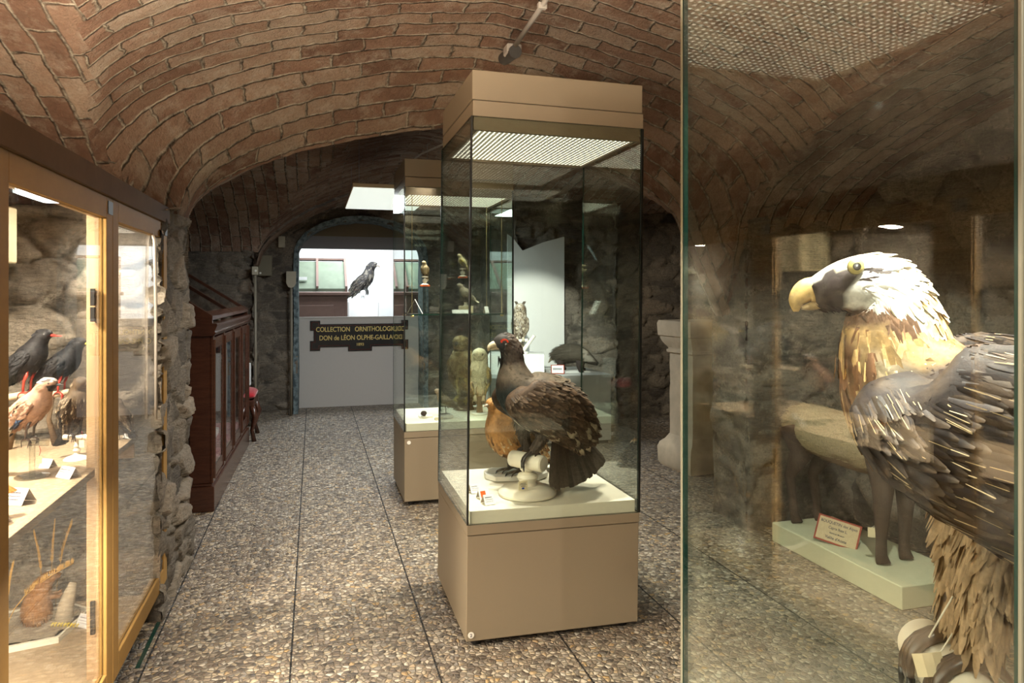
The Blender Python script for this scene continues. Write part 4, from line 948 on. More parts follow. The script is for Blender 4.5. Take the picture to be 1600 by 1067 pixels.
perch_bird('mounted_songbird', 'mounted small streaked songbird on the left acrylic column of the glass shelf', 'bird', (.715, 4.72, z), R(240), B=.085, hz=.042, pitch=60, col=c_lark, headr=.17, n=90, seed=21, tailL=.5, fat=1.05, legr=.02)
z = shelf_stack(1.0, 4.86, 1.204, .235, 'at the middle of the glass shelf')
perch_bird('mounted_songbird', 'mounted yellow-winged songbird on the tall middle acrylic column', 'bird', (1.0, 4.86, z), R(150), B=.085, hz=.042, pitch=50, col=c_tit, headr=.17, n=90, seed=22, tailL=.5, fat=1.1, legr=.02)
o = MB().box((-.045, -.03, 0), (.045, .03, .045), bev=.003); o = o.build('wooden_block', 'tag_card'); o.location = (.985, 4.68, 1.2045); tag(o, 'square wooden block under the brown bird on the glass shelf', 'base')
o = MB().lathe([(.018, 0), (.012, .006), (.010, .02), (.016, .024)], (0, 0, 0), 16).build('turned_perch', 'cream_paint', smooth='auto'); o.location = (.985, 4.68, 1.250); tag(o, 'small cream turned foot on the wooden block of the shelf', 'perch')
perch_bird('mounted_thrush', 'mounted grey-brown bird on the wooden block of the glass shelf', 'bird', (.985, 4.68, 1.275), R(165), B=.11, hz=.06, pitch=35, col=c_thrush, headr=.16, n=120, seed=23, tailL=.5, fat=1.0, legr=.02)
label_card((.93, 4.60, 1.204), R(0), .11, .03, 'low white label lying before the wooden block on the glass shelf', lines=0, flat=50)
label_card((1.12, 4.66, 1.204), R(20), .03, .045, 'thin white folded label at the right end of the glass shelf', lines=0, flat=70)
# ------------------------------------------------------------------ mounts and labels inside the long cabinet
RY = R(-15.6)
t = thing('branch_perch', 'grey forked branch on two legs holding the pair of black choughs', 'perch', (-.915, 2.84, .80), R(22))
MB().tube([(-.16, .0, .175), (-.06, .01, .185), (.04, 0, .180), (.12, -.02, .195)], [.010, .013, .012, .008], 9).build('branch', 'old_stone', t, True)
MB().tube([(-.06, .01, .18), (-.08, 0, .09), (-.10, .02, .0)], [.010, .009, .014], 9).build('prop', 'bark', t, True)
MB().tube([(.03, .0, .18), (.02, .02, .09), (.04, .01, .0)], [.009, .008, .012], 9).build('prop', 'bark', t, True)
perch_bird('mounted_red_billed_chough', 'mounted black crow-like bird with red bill and red legs on the branch', 'bird', (-.955, 2.815, .993), RY, B=.175, hz=.11, pitch=42, col=c_black, headr=.135, beak=(.24, .03, (.62, .03, .02)), legc=(.55, .05, .03), legr=.022, n=260, seed=31, grip=.014, neck=.1)
perch_bird('mounted_yellow_billed_chough', 'mounted black crow-like bird with short yellow bill beside the red-billed one', 'bird', (-.862, 2.855, .985), RY, B=.165, hz=.095, pitch=36, col=c_black, headr=.135, beak=(.14, .03, (.85, .62, .02)), legc=(.55, .05, .03), legr=.02, n=260, seed=32, grip=.014, neck=.1)
t = thing('acrylic_stand', 'clear acrylic T-shaped stand under the pinkish jay', 'stand', (-.793, 2.38, .80), RY)
MB().lathe([(.045, 0), (.045, .004), (.008, .005), (.008, .095)], (0, 0, 0), 22).build('foot_and_post', 'acrylic', t, 'auto')
MB().tube([(-.045, 0, .10), (.045, 0, .10)], .009, 14).build('crossbar', 'acrylic', t, 'auto')
perch_bird('mounted_jay', 'mounted pinkish jay with blue wing patch on a clear stand', 'bird', (-.80, 2.38, .912), RY, B=.155, hz=.085, pitch=38, col=c_jay, headr=.145, beak=(.17, .035, (.015, .015, .015)), legc=(.08, .05, .04), legr=.02, n=300, seed=33, grip=.01, neck=.05, tailL=.8)
def turned(loc, rz, label, h=.066, bar=.042):
    t = thing('turned_perch', label, 'perch', loc, rz)
    MB().lathe([(.038, 0), (.038, .003), (.030, .009), (.010, .016), (.007, .022), (.012, .030), (.008, .036), (.010, .043), (.006, .05), (.006, h)], (0, 0, 0), 28).build('stand', 'cream_paint', t, 'auto')
    MB().lathe([(.002, -bar), (.009, -bar), (.0095, -bar * .9), (.0085, 0), (.0095, bar * .9), (.009, bar), (.002, bar)], (0, 0, h + .006), 18, axis='x').build('crossbar', 'cream_paint', t, 'auto'); return t
turned((-.738, 2.594, .80), RY, 'white turned perch under the speckled dark nutcracker')
perch_bird('mounted_nutcracker', 'mounted dark brown bird with pale speckles and a stout black bill', 'bird', (-.742, 2.594, .882), R(-38), B=.145, hz=.09, pitch=58, col=c_nut, headr=.15, beak=(.27, .045, (.015, .012, .012)), legc=(.03, .02, .02), legr=.025, n=380, seed=34, grip=.01, fat=1.0, tailL=.6)
perch_bird('mounted_speckled_bird', 'small speckled grey bird half hidden at the far end of the shelf', 'bird', (-.678, 2.90, .80), R(150), B=.10, hz=.085, pitch=55, col=c_nut, headr=.16, legc=DK, n=160, seed=35)
turned((-.80, 2.00, .80), R(160), 'white turned perch under the rust-tailed bird behind the near stile', .05)
perch_bird('mounted_redstart', 'small grey bird with rust-orange tail at the near edge of the first door', 'bird', (-.80, 2.00, .866), R(178), B=.10, hz=.05, pitch=30, col=c_start, headr=.15, legc=DK, n=140, seed=36, grip=.009, tailL=.7)
CG = 'folded white label cards'
label_card((-.690, 2.35, .801), R(-40), .062, .036, 'white folded label in front of the clear stand and the turned perch')
label_card((-.735, 2.10, .801), R(-25), .075, .045, 'large white folded label at the near edge of the shelf, farthest of the trio')
label_card((-.785, 2.02, .801), R(-30), .065, .040, 'white folded label between the two others at the near edge of the shelf')
label_card((-.715, 1.93, .801), R(-52), .065, .042, 'white folded label closest to the glass of the near trio on the shelf')
label_card((-.655, 2.93, .801), R(-50), .05, .034, 'small white folded label at the far end of the shelf in the second door')
label_card((-.790, 2.50, .801), R(-30), .04, .03, 'small white folded label just behind the clear acrylic stand')
def hang_tag(loc, label):
    t = thing('string_tag', label, 'tag', loc, R(-20)); MB().box((-.009, -.0006, -.024), (.009, .0006, 0), bev=.0005).build('card', 'tag_card', t); MB().tube([(0, 0, 0), (.004, 0, .014), (.0, 0, .028)], .0008, 5).build('string', 'red_velvet', t)
hang_tag((-.715, 2.56, .868), 'little numbered tag hanging by a red thread from the white turned perch')
hang_tag((-.765, 2.35, .868), 'little tag hanging from the foot of the jay')
# near sections of the shelf (seen mirrored in the big showcase)
for i, (x, y, a) in enumerate([(-.70, 1.62, -30), (-.72, 1.48, -20), (-.69, 1.30, -35), (-.71, 1.12, -25), (-.70, .92, -40), (-.72, .72, -20)]):
    label_card((x, y, .801), R(a - 20), .065, .04, 'white folded label on the nearest shelf sections, mirrored in the big showcase', CG)
turned((-.82, 1.35, .80), R(40), 'white turned perch in the near half of the cabinet under a brown bird', .06)
perch_bird('mounted_brown_thrush', 'mounted brown bird in the near half of the long cabinet', 'bird', (-.82, 1.35, .876), R(-20), B=.15, hz=.09, pitch=45, col=c_thrush, headr=.14, legc=DK, n=200, seed=37, grip=.01)
perch_bird('mounted_grey_bird', 'mounted pale grey bird standing on the shelf nearest the visitor', 'bird', (-.83, .85, .80), R(-60), B=.17, hz=.11, pitch=45, col=c_owl, headr=.15, legc=DK, n=220, seed=38)
label_card((-.74, 1.75, .146), R(-40), .075, .045, 'white folded label on the bottom board, mirrored low in the big showcase')
label_card((-.70, 2.75, .146), R(-40), .06, .04, 'white folded label on the bottom board near the far door')
# gravel tray with the marmot-brown rodent
t = thing('gravel_tray', 'flat gravel tray with white rim on the bottom board', 'tray', (0, 0, 0))
tp = [(-.800, 2.97), (-.838, 2.75), (-.98, 2.715), (-1.11, 2.76), (-1.12, 3.02), (-.90, 3.06)]
t.location = (-1.0, 2.9, .145); tl = [(x + 1.0, y - 2.9) for x, y in tp]
m = MB(); n = len(tl)
inn = [(x * .955, y * .93) for x, y in tl]
m.add([(x, y, 0) for x, y in tl] + [(x, y, .02) for x, y in tl] + [(x, y, .02) for x, y in inn] + [(x, y, .006) for x, y in inn], [(i, (i + 1) % n, n + (i + 1) % n, n + i) for i in range(n)] + [(n + i, n + (i + 1) % n, 2 * n + (i + 1) % n, 2 * n + i) for i in range(n)] + [(2 * n + i, 2 * n + (i + 1) % n, 3 * n + (i + 1) % n, 3 * n + i) for i in range(n)] + [tuple(range(n))]); m.build('rim', 'tray_white', t)
m = MB(); vs = []; N_ = 26
for j in range(N_):
    for i in range(N_):
        x, y = lerp(-.25, .20, i / (N_ - 1)), lerp(-.185, .18, j / (N_ - 1)); vs.append((x, y, 0))
def inside(x, y, poly):
    c = False
    for (x0, y0), (x1, y1) in zip(poly, poly[1:] + poly[:1]):
        if (y0 > y) != (y1 > y) and x < (x1 - x0) * (y - y0) / (y1 - y0) + x0: c = not c
    return c
gr = random.Random(4); vs = [(x, y, .016 + .006 * noise.noise((x * 30, y * 30, 0)) + gr.random() * .004) for x, y, z in vs]
m.add(vs, [(j * N_ + i, j * N_ + i + 1, (j + 1) * N_ + i + 1, (j + 1) * N_ + i) for j in range(N_ - 1) for i in range(N_ - 1) if all(inside(*vs[k][:2], inn) for k in (j * N_ + i, j * N_ + i + 1, (j + 1) * N_ + i + 1, (j + 1) * N_ + i))])
tag(m.build('gravel', 'gravel', t, True), kind='stuff')
fr_ = random.Random(9)
def fur_thing(name, label, cat, loc, rz, path, col, n, L, W, seed=1, extra=None, part='body'):
    t = thing(name, label, cat, loc, rz); lf = Loft(path, 24, 18); m = MB(); lf.mesh(m, lambda p: vary(col(p), .2, fr_))
    coat(m, lf, n, L, W, lambda p, t_, a, r_: [vary(col(p), .5, r_), vary(col(p), .5, r_), vary(tuple(min(1, c * 1.3) for c in col(p)), .4, r_)], fr_, 0.02, .97, lift=.3, jit=.6)
    if extra: extra(m)
    m.build(part, 'fur', t, True, recalc=False); return t
t = fur_thing('mounted_vole', 'mounted rusty-brown rodent sitting upright with its back turned, in the gravel tray', 'animal', (-.935, 2.90, .162), R(20), [(-.012, 0, .004, .036, .036), (-.016, 0, .035, .052, .048), (-.014, 0, .075, .050, .046), (-.004, 0, .115, .038, .036), (.008, 0, .142, .031, .029), (.034, 0, .158, .021, .019), (.056, 0, .154, .008, .008)], lambda p: (.30, .14, .05), 700, .014, .003)
for sg in (1, -1):
    m = MB().lathe([(.001, -.003), (.008, -.001), (.009, .001), (.001, .003)], (.022, sg * .024, .172), 12); m.build('ear', 'fur', t, True)
    MB().tube([(.02, sg * .02, .09), (.05, sg * .018, .085), (.06, sg * .014, .095)], [.010, .007, .005], 8, (.28, .14, .06)).build('paw', 'fur', t, True)
m = MB().tube([(0, 0, 0), (.006, .0, .05), (.02, 0, .10), (.03, 0, .135)], [.030, .026, .020, .012], 14, (.3, .27, .2))
o = m.build('tree_stump', 'old_stone', smooth=True); o.location = (-.868, 2.905, .156); tag(o, 'leaning grey weathered stump beside the brown rodent', 'stump')
m = MB()
for i in range(9):
    a = i * .7; m.tube([(-.02 + i * .011, .02 - i * .004, .0), (-.018 + i * .011, .016 - i * .004, .006 + .004 * (i % 2)), (-.014 + i * .011, .02 - i * .004, .010)], .0035, 6)
o = m.build('lichen_twig', 'lichen'); o.location = (-.87, 2.83, .165); tag(o, 'twig with yellow lichen lying on the gravel tray', 'twig')
for i, (bx, by, dx, dy, hh, lab) in enumerate([(-1.03, 2.84, .02, .02, .26, 'tall dry straw stem at the left side of the gravel tray'), (-.965, 3.0, -.03, .0, .33, 'dry straw plume directly behind the brown rodent, leaning left'), (-.945, 3.01, .01, .02, .36, 'tallest dry straw plume behind the brown rodent'), (-.93, 3.02, .05, .02, .35, 'dry straw plume behind the brown rodent, leaning right'), (-1.03, 2.86, .20, .02, .24, 'long dry straw stem bending to the right across the gravel tray')]):
    t = thing('dry_grass', lab, 'dried plant', (bx, by, .158)); r_ = random.Random(i)
    pts = [(dx * k * k, dy * k, hh * (k - .12 * k * k)) for k in [j / 6 for j in range(7)]]
    MB().tube(pts, (.0009 if i < 4 else .0017), 6).build('stem', 'straw', t, True)
    m = MB()
    for k in range(130):
        u = .50 + .5 * r_.random(); x, y, z = dx * u * u, dy * u, hh * (u - .12 * u * u); an = r_.random() * 6.28; q = .009 * (1.15 - u)
        m.add([(x, y, z), (x + q * math.cos(an) * .5 + .0012, y + q * math.sin(an) * .5, z + .008), (x + q * math.cos(an), y + q * math.sin(an), z + .022), (x + q * math.cos(an) * .5 - .0012, y + q * math.sin(an) * .5, z + .009)], [(0, 1, 2, 3)])
    m.build('plume', 'straw', t, recalc=False)
label_card((-.785, 2.87, .146), R(-35), .06, .045, 'white folded label at the right corner of the gravel tray')

# ------------------------------------------------------------------ mahogany display desk and red chair
t = thing('mahogany_display_desk', 'dark mahogany museum desk with sloping glass lid and glazed front panels', 'cabinet', (-.585, 4.67, 0), R(-1.1))
Lc = 1.98; Dc = .95
MB().box((-Dc, 0, 0), (0, Lc, .155), bev=.004).build('plinth', 'mahogany', t)
MB().box((-Dc, .004, .155), (-.012, Lc - .004, .175), bev=.004).build('plinth_moulding', 'mahogany', t)
b = MB()
b.box((-Dc + .02, .012, .175), (-.022, .036, 1.075)); b.box((-Dc + .02, Lc - .036, .175), (-.022, Lc - .012, 1.075)); b.box((-Dc + .02, .036, .175), (-Dc + .04, Lc - .036, 1.075))
for x0, x1, z0, z1 in ((-.14, -.022, .175, 1.075), (-Dc + .02, -.80, .175, 1.075), (-.80, -.14, .175, .27), (-.80, -.14, .96, 1.075)): b.box((x0, .002, z0), (x1, .012, z1), bev=.003)
b.build('carcass', 'mahogany', t)
MB().box((-.9, .04, .19), (-.04, Lc - .04, .21)).build('cloth_floor', 'red_cloth', t)
NP = 4; pw = Lc / NP
for k in range(NP + 1):
    y = min(max(k * pw, .03), Lc - .03); m = MB().box((-.022, y - .03, .175), (-.006, y + .03, 1.075), bev=.003); m.tube([(-.004, y, .20), (-.004, y, 1.05)], .009, 10); m.build('pilaster', 'mahogany', t)
for k in range(NP):
    y0, y1 = k * pw + .04, (k + 1) * pw - .04
    fr2 = MB().box((-.020, y0, .19), (-.010, y0 + .035, 1.06), bev=.002); fr2.box((-.020, y1 - .035, .19), (-.010, y1, 1.06), bev=.002); fr2.box((-.020, y0 + .035, .19), (-.010, y1 - .035, .26), bev=.002); fr2.box((-.020, y0 + .035, .99), (-.010, y1 - .035, 1.06), bev=.002)
    d_ = fr2.build('front_door', 'mahogany', t); g = MB(); glass_box(g, (-.017, y0 + .035, .26), (-.013, y1 - .035, .99)); g.build('glass', ['cabinet_glass', 'acrylic_edge'], d_)
MB().prism([(.0, 1.075), (.012, 1.095), (.004, 1.10), (.018, 1.135), (.018, 1.150), (-Dc, 1.150), (-Dc, 1.075)], -.015, Lc + .015).build('cornice', 'mahogany', t)
# sloping lid: side walls, frame bars, glass
s0, s1 = (-.01, 1.150), (-.62, 1.545)
MB().prism([s0, (-.012, 1.175), (s1[0], s1[1] + .02), (-Dc, s1[1] + .02), (-Dc, 1.15)], .0, .022).build('lid_side', 'mahogany', t)
MB().prism([s0, (-.012, 1.175), (s1[0], s1[1] + .02), (-Dc, s1[1] + .02), (-Dc, 1.15)], Lc - .022, Lc).build('lid_side', 'mahogany', t)
MB().box((-Dc, .022, 1.15), (-Dc + .02, Lc - .022, s1[1] + .02)).build('lid_back', 'mahogany', t); MB().box((-Dc, 0, s1[1] + .02), (s1[0] + .0, Lc, s1[1] + .045), bev=.004).build('lid_top', 'mahogany', t)
def slope(u, off=0): return (lerp(s0[0], s1[0], u) - .0, lerp(1.176, s1[1] + .022, u) + off)
for y0, y1 in ((0, .05), (Lc / 2 - .022, Lc / 2 + .022), (Lc - .05, Lc)):
    (xa, za), (xb, zb) = slope(0), slope(1); MB().prism([(xa, za - .004), (xa, za + .022), (xb, zb + .022), (xb, zb - .004)], y0, y1).build('lid_bar', 'mahogany', t)
(xa, za), (xb, zb) = slope(0), slope(.07); MB().prism([(xa, za - .004), (xa, za + .02), (xb, zb + .02), (xb, zb - .004)], .05, Lc - .05).build('lid_rail', 'mahogany', t)
for y0, y1 in ((.05, Lc / 2 - .022), (Lc / 2 + .022, Lc - .05)):
    (xa, za), (xb, zb) = slope(.07), slope(1); m = MB(); m.prism([(xa, za + .004), (xa, za + .009), (xb, zb + .009), (xb, zb + .004)], y0, y1); m.build('lid_glass', 'cabinet_glass', t)
desk = t
for i, (y, lab) in enumerate(((.35, 'pale specimen box low behind the first front pane of the mahogany desk'), (.85, 'pale specimen box low behind the second front pane of the mahogany desk'), (1.35, 'pale specimen box low behind the third front pane of the mahogany desk'))):
    b_ = MB().box((-.09, -.10, 0), (.05, .10, .05), bev=.004); b_.box((-.075, -.085, .05), (.035, .085, .053)); o = b_.build('specimen_box', 'white_paint'); o.location = (-.78, 4.67 + y, .2115); tag(o, lab, 'box', 'pale boxes on the red cloth')
for i in range(4):
    m = MB().lathe([(.001, 0), (.03, .002), (.045, .02), (.04, .045), (.02, .06), (.001, .064)], (0, 0, 0), 16); o = m.build('mineral_lump', 'old_stone', smooth=True); o.location = (-.72 + .04 * (i % 2), 4.95 + i * .42, 1.1515)
    tag(o, ['pale rounded stone lump under the sloping lid, nearest of the row', 'pale rounded lump under the sloping lid, second of the row', 'pale rounded lump under the sloping lid just past its middle bar', 'pale rounded lump at the far end under the sloping lid'][i], 'specimen', 'lumps under the desk lid')
t = thing('red_velvet_chair', 'carved dark chair with red velvet seat just beyond the mahogany desk', 'chair', (-.72, 6.98, 0), R(0))
m = MB(); lf = Loft([(-.20, 0, .40, .19, .02), (-.17, 0, .41, .215, .045), (0, 0, .42, .22, .055), (.17, 0, .41, .215, .045), (.21, 0, .40, .19, .02)], 16, 18); lf.mesh(m, (.4, 0, 0)); m.build('seat_cushion', 'red_velvet', t, True)
MB().box((-.21, -.21, .31), (.21, .21, .37), bev=.012).build('seat_rail', 'mahogany', t)
for sx_ in (1, -1):
    for sy_ in (1, -1): MB().tube([(.18 * sx_, .18 * sy_, .33), (.215 * sx_, .205 * sy_, .22), (.185 * sx_, .18 * sy_, .10), (.205 * sx_, .20 * sy_, .0)], [.026, .03, .016, .022], 10).build('leg', 'mahogany', t, True)
m = MB(); m.tube([(-.2, -.19, .36), (-.23, -.19, .62), (-.27, -.16, .88), (-.28, 0, .92), (-.27, .16, .88), (-.23, .19, .62), (-.2, .19, .36)], .019, 10); m.build('back_frame', 'mahogany', t, True)
MB().box((-.25, -.15, .5), (-.225, .15, .84), bev=.01).build('back_pad', 'red_velvet', t)
o = MB().box((-.14, 0, 0), (.0, .06, .22), bev=.006).build('white_wall_box', 'chalk_white'); o.location = (-.60, 7.46, .42); tag(o, 'small pale box low on the stone wall behind the red chair', 'box')

# ------------------------------------------------------------------ far opening: panel, sign, window and the room behind
o = MB().box((OPX0 - .05, 8.60, 0), (OPX1 + .05, 8.64, 1.055)).build('wall_panel_lower', 'grey_panel'); tag(o, kind='structure')
o = MB().box((OPX0 - .05, 8.60, 1.852), (OPX1 + .05, 8.64, 2.5)).build('wall_panel_upper', 'lintel_grey'); tag(o, kind='structure')
o = MB().box((OPX0 - .02, 8.585, 2.0), (OPX1 + .02, 8.60, 2.5)).build('trim_3', 'case_paint_dark'); tag(o, kind='structure')
wn = MB().box((OPX0 - .01, 8.592, 1.04), (OPX1 + .01, 8.60, 1.055)).build('window_1', 'grey_panel'); tag(wn, kind='structure')
g = MB(); glass_box(g, (OPX0 - .04, 8.612, 1.055), (OPX1 + .04, 8.618, 1.852)); g.build('window_glass', ['cabinet_glass', 'acrylic_edge'], wn)
t = thing('collection_sign', 'black notched sign with gilt lettering COLLECTION ORNITHOLOGIQUE', 'sign', (.53, 8.588, .66))
def sign_poly(W, Hh, n, b, k=0):
    w2 = W / 2
    return [(-w2 + k, k), (-w2 + n - k, k), (-w2 + n - k, n * .35 + k), (-b + k, n * .35 + k), (-b + k, -n * .1 + k), (b - k, -n * .1 + k), (b - k, n * .35 + k), (w2 - n + k, n * .35 + k), (w2 - n + k, k), (w2 - k, k),
            (w2 - k, n + 0 - k), (w2 - n * .35 - k, n - k), (w2 - n * .35 - k, Hh - n + k), (w2 - k, Hh - n + k), (w2 - k, Hh - k), (w2 - n + k, Hh - k), (w2 - n + k, Hh - n * .35 - k), (-w2 + n - k, Hh - n * .35 - k), (-w2 + n - k, Hh - k), (-w2 + k, Hh - k),
            (-w2 + k, Hh - n + k), (-w2 + n * .35 + k, Hh - n + k), (-w2 + n * .35 + k, n - k), (-w2 + k, n - k)]
MB().prism(sign_poly(1.14, .35, .115, .14), 0, .012).build('board', 'sign_black', t)
P = sign_poly(1.14, .35, .115, .14, .018); m = MB()
for (xa, za), (xb, zb) in zip(P, P[1:] + P[:1]):
    m.tube([(xa, -.001, za), (xb, -.001, zb)], .0022, 5)
m.build('border_line', 'sign_red', t)
text('lettering', 'COLLECTION   ORNITHOLOGIQUE', .079, 'gilt', t, (0, -.002, .222), sx=.80)
text('lettering', 'DON de LÉON OLPHE-GAILLARD', .079, 'gilt', t, (0, -.002, .122), sx=.80)
text('lettering', '1893', .046, 'gilt', t, (0, -.002, .052))
# contents of the room behind the glass
t = thing('white_plinth', 'white plinth carrying the dark vulture in the bright room', 'plinth', (.68, 10.45, 0))
MB().box((-.22, -.2, 0), (.22, .2, 1.225), bev=.02).build('block', 'far_white', t)
t = thing('turned_perch', 'white round perch under the dark vulture in the bright room', 'perch', (.68, 10.40, 1.2265))
MB().lathe([(.09, 0), (.085, .015), (.03, .03), (.022, .06), (.022, .075)], (0, 0, 0), 20).build('stand', 'far_white', t, 'auto'); MB().lathe([(.002, -.07), (.04, -.07), (.04, .07), (.002, .07)], (0, 0, .11), 20, axis='y').build('crossbar', 'far_white', t, 'auto')
perch_bird('mounted_dark_vulture', 'mounted dark vulture with long tail on the white plinth behind the window', 'bird', (.69, 10.40, 1.378), R(-18), B=.42, hz=.12, pitch=42, col=c_darkv, headr=.13, beak=(.10, .05, (.5, .42, .35)), legc=(.05, .05, .05), legr=.04, n=420, seed=41, hooked=True, tailL=1.05, neck=.15, head=.04, fat=.85, grip=.04)
def far_desk(loc, label, flip):
    t = thing('old_display_desk', label, 'cabinet', loc, 0, 'old desks in the bright room')
    MB().box((-.75, 0, 0), (.75, .85, 1.30), bev=.01).build('body', 'far_wood', t); MB().box((-.78, -.03, 1.30), (.78, .87, 1.35), bev=.01).build('cornice', 'far_wood', t)
    for x in (-.75, .72): MB().prism([(0, 1.35), (0, 1.40), (.5, 1.78), (.85, 1.78), (.85, 1.35)], x, x + .03, 'x').build('lid_side', 'far_wood', t)
    MB().prism([(.02, 1.352), (.02, 1.39), (.5, 1.755), (.83, 1.755), (.83, 1.352)], -.72, .72, 'x').build('lid_glass', 'far_green', t)
    m = MB()
    for x in (-.75, -.36, .0, .36, .72): m.prism([(0, 1.395), (0, 1.42), (.5, 1.80), (.5, 1.775)], x, x + .03, 'x')
    m.box((-.75, .5, 1.775), (.75, .85, 1.80)); m.build('lid_frame', 'far_wood', t)
    for x in (-.4, .3): MB().box((x - .28, -.012, .3), (x + .28, 0, 1.18), bev=.01).build('door_panel', 'far_wood', t)
    MB().box((-.2, .10, 1.50), (.25, .14, 1.54)).build('paper_strip', 'far_white', t)
far_desk((-.33, 9.35, 0), 'old brown display desk left of the dark vulture in the bright room', 1)
far_desk((1.92, 9.35, 0), 'old brown display desk right of the dark vulture in the bright room', -1)
o = MB().box((1.0, 9.2, 0), (1.12, 9.32, 2.6), bev=.01).build('wooden_post', 'far_wood'); tag(o, 'tall brown wooden post right of the dark vulture in the bright room', 'post')
o.location = (0, 0, 0)

# ------------------------------------------------------------------ fittings on the far wall
t = thing('metal_switch_box', 'brown-grey metal switch box on the stone wall left of the far opening', 'switch box', (-.58, 8.10, 1.52))
MB().box((0, 0, 0), (.145, .06, .225), bev=.004).build('box', 'box_metal', t); MB().box((.006, -.003, .006), (.139, 0, .219), bev=.001).build('door', 'box_metal', t); MB().lathe([(.011, -.004), (.011, 0)], (.028, -.003, .03), 14, axis='y').build('lock', 'white_paint', t)
t = thing('junction_box', 'small beige junction box on the left conduit beside the switch box', 'electrical box', (-.565, 7.50, 1.515)); MB().box((-.03, 0, 0), (.03, .045, .085), bev=.006).build('box', 'beige_plastic', t); MB().lathe([(.012, -.004), (.012, 0)], (.01, 0, .042), 14, axis='y').build('cap', 'white_paint', t)
o = MB().tube([(0, 0, 0), (.003, 0, .75), (0, 0, 1.51)], .013, 10).build('wall_conduit', 'conduit', smooth=True); o.location = (-.562, 7.515, 0); tag(o, 'vertical conduit at the corner beside the red chair', 'conduit')
o = MB().tube([(0, 0, 0), (.004, 0, .75), (0, 0, 1.40)], .013, 10).build('wall_conduit', 'conduit', smooth=True); o.location = (-.235, 8.10, 0); tag(o, 'vertical conduit just left of the far opening', 'conduit')
t = thing('wall_siren', 'beige wall siren with rounded lower end above the conduit by the far opening', 'siren', (-.235, 8.10, 1.39)); MB().prism([(-.05, .05), (-.03, .012), (0, 0), (.03, .012), (.05, .05), (.05, .18), (-.05, .18)], -.03, .05).build('housing', 'beige_plastic', t)
t = thing('small_sensor_box', 'small beige sensor box high on the wall between switch box and opening', 'sensor', (-.335, 8.11, 1.83)); MB().box((-.035, 0, 0), (.035, .04, .125), bev=.005).build('housing', 'beige_plastic', t)

# ------------------------------------------------------------------ owl corner at the right back
o = MB().prism([(1.80, .615), (1.80, 1.90), (1.853, 1.866), (1.95, 1.745), (2.16, 1.83), (2.378, 1.89), (2.378, .615)], 6.60, 6.625).build('backdrop_panel', 'chalk_white'); tag(o, 'tall white backdrop panel with notched top behind the owl', 'panel')
o.location = (0, 0, 0)
t = thing('grey_platform', 'long grey painted platform carrying the owl block and the badger', 'platform', (1.42, 5.85, 0)); MB().box((0, 0, .03), (1.13, .72, .605), bev=.003).build('body', 'platform_grey', t); MB().box((.02, .02, 0), (1.11, .70, .03)).build('plinth', 'black', t)
MB().box((0, 0, .605), (1.13, .72, .612), bev=.001).build('top_board', 'platform_grey', t)
t = thing('white_block', 'white square block under the owl on the grey platform', 'block', (1.78, 6.22, .613), R(-17)); MB().box((-.25, -.19, 0), (.25, .19, .175), bev=.002).build('block', 'chalk_white', t)
t = thing('white_branch_perch', 'white painted forked log perch under the owl', 'perch', (1.80, 6.17, .789), R(-15))
MB().lathe([(.055, 0), (.055, .012), (.03, .02)], (.02, 0, 0), 20).build('base', 'white_paint', t, 'auto')
MB().tube([(.02, 0, .015), (.06, 0, .07), (.13, -.01, .165)], [.016, .018, .017], 12).build('post', 'white_paint', t, 'auto'); MB().tube([(-.13, .02, .10), (-.03, .005, .115), (.07, 0, .12)], [.015, .017, .016], 12).build('crossbar', 'white_paint', t, 'auto')
ow = perch_bird('mounted_owl', 'mounted streaked owl with ear tufts on the white perch, casting a shadow on the panel', 'bird', (1.80, 6.17, .925), R(-105), B=.25, hz=.13, pitch=76, col=c_owl, owl=True, headr=.22, fat=.95, beak=(.05, .035, (.05, .04, .03)), iris=(.75, .35, .03), legc=(.55, .48, .36), legr=.045, tailL=.4, n=520, seed=51, hooked=True, grip=.018)
hd = None
for sg in (1, -1):
    m = MB()
    for i in range(9): feather(m, Vector((.012 + .004 * i / 9, sg * (.016 + .0025 * i), .308)), Vector((-.1, sg * .55, 1)), Vector((-1, 0, 0)), .032, .008, V3((.10, .075, .05), fr_), 0)
    m.build('ear_tuft', 'plumage', ow, True, recalc=False)
def badg(p): return (.045, .035, .03) if p[2] < .09 else ((.085, .072, .055) if p[0] < .10 else ((.36, .33, .28) if abs(p[1]) > .028 and p[2] > .09 else (.10, .085, .07)))
def badg_legs(m):
    for x, y in ((-.11, .055), (-.11, -.055), (.07, .055), (.07, -.055)): m.tube([(x, y, .10), (x - .008, y, .05), (x + .004, y, .012), (x + .03, y, .010)], [.040, .028, .022, .014], 10, (.04, .03, .028))
t = fur_thing('mounted_badger', 'mounted grey-brown badger with dark legs standing on the grey platform', 'animal', (2.30, 6.13, .620), R(-30), [(-.185, 0, .12, .025, .025), (-.165, 0, .135, .06, .06), (-.09, 0, .155, .085, .085), (.0, 0, .160, .085, .085), (.08, 0, .145, .07, .07), (.14, 0, .115, .048, .048), (.19, 0, .085, .03, .03), (.225, 0, .068, .014, .014)], badg, 1800, .030, .004, extra=badg_legs)
for sg in (1, -1): MB().lathe([(.001, -.003), (.013, -.001), (.014, .002), (.001, .004)], (.135, sg * .040, .155), 12, (.1, .08, .07)).build('ear', 'fur', t, True)
MB().tube([(-.18, 0, .12), (-.215, 0, .10), (-.235, 0, .07)], [.018, .014, .004], 8, (.35, .3, .22)).build('tail', 'fur', t, True)
o = MB().box((-.17, -.07, 0), (.17, .10, .006), bev=.001).build('display_board', 'chalk_white'); o.location = (2.26, 6.12, .613); tag(o, 'thin white board lying under the badger', 'board')
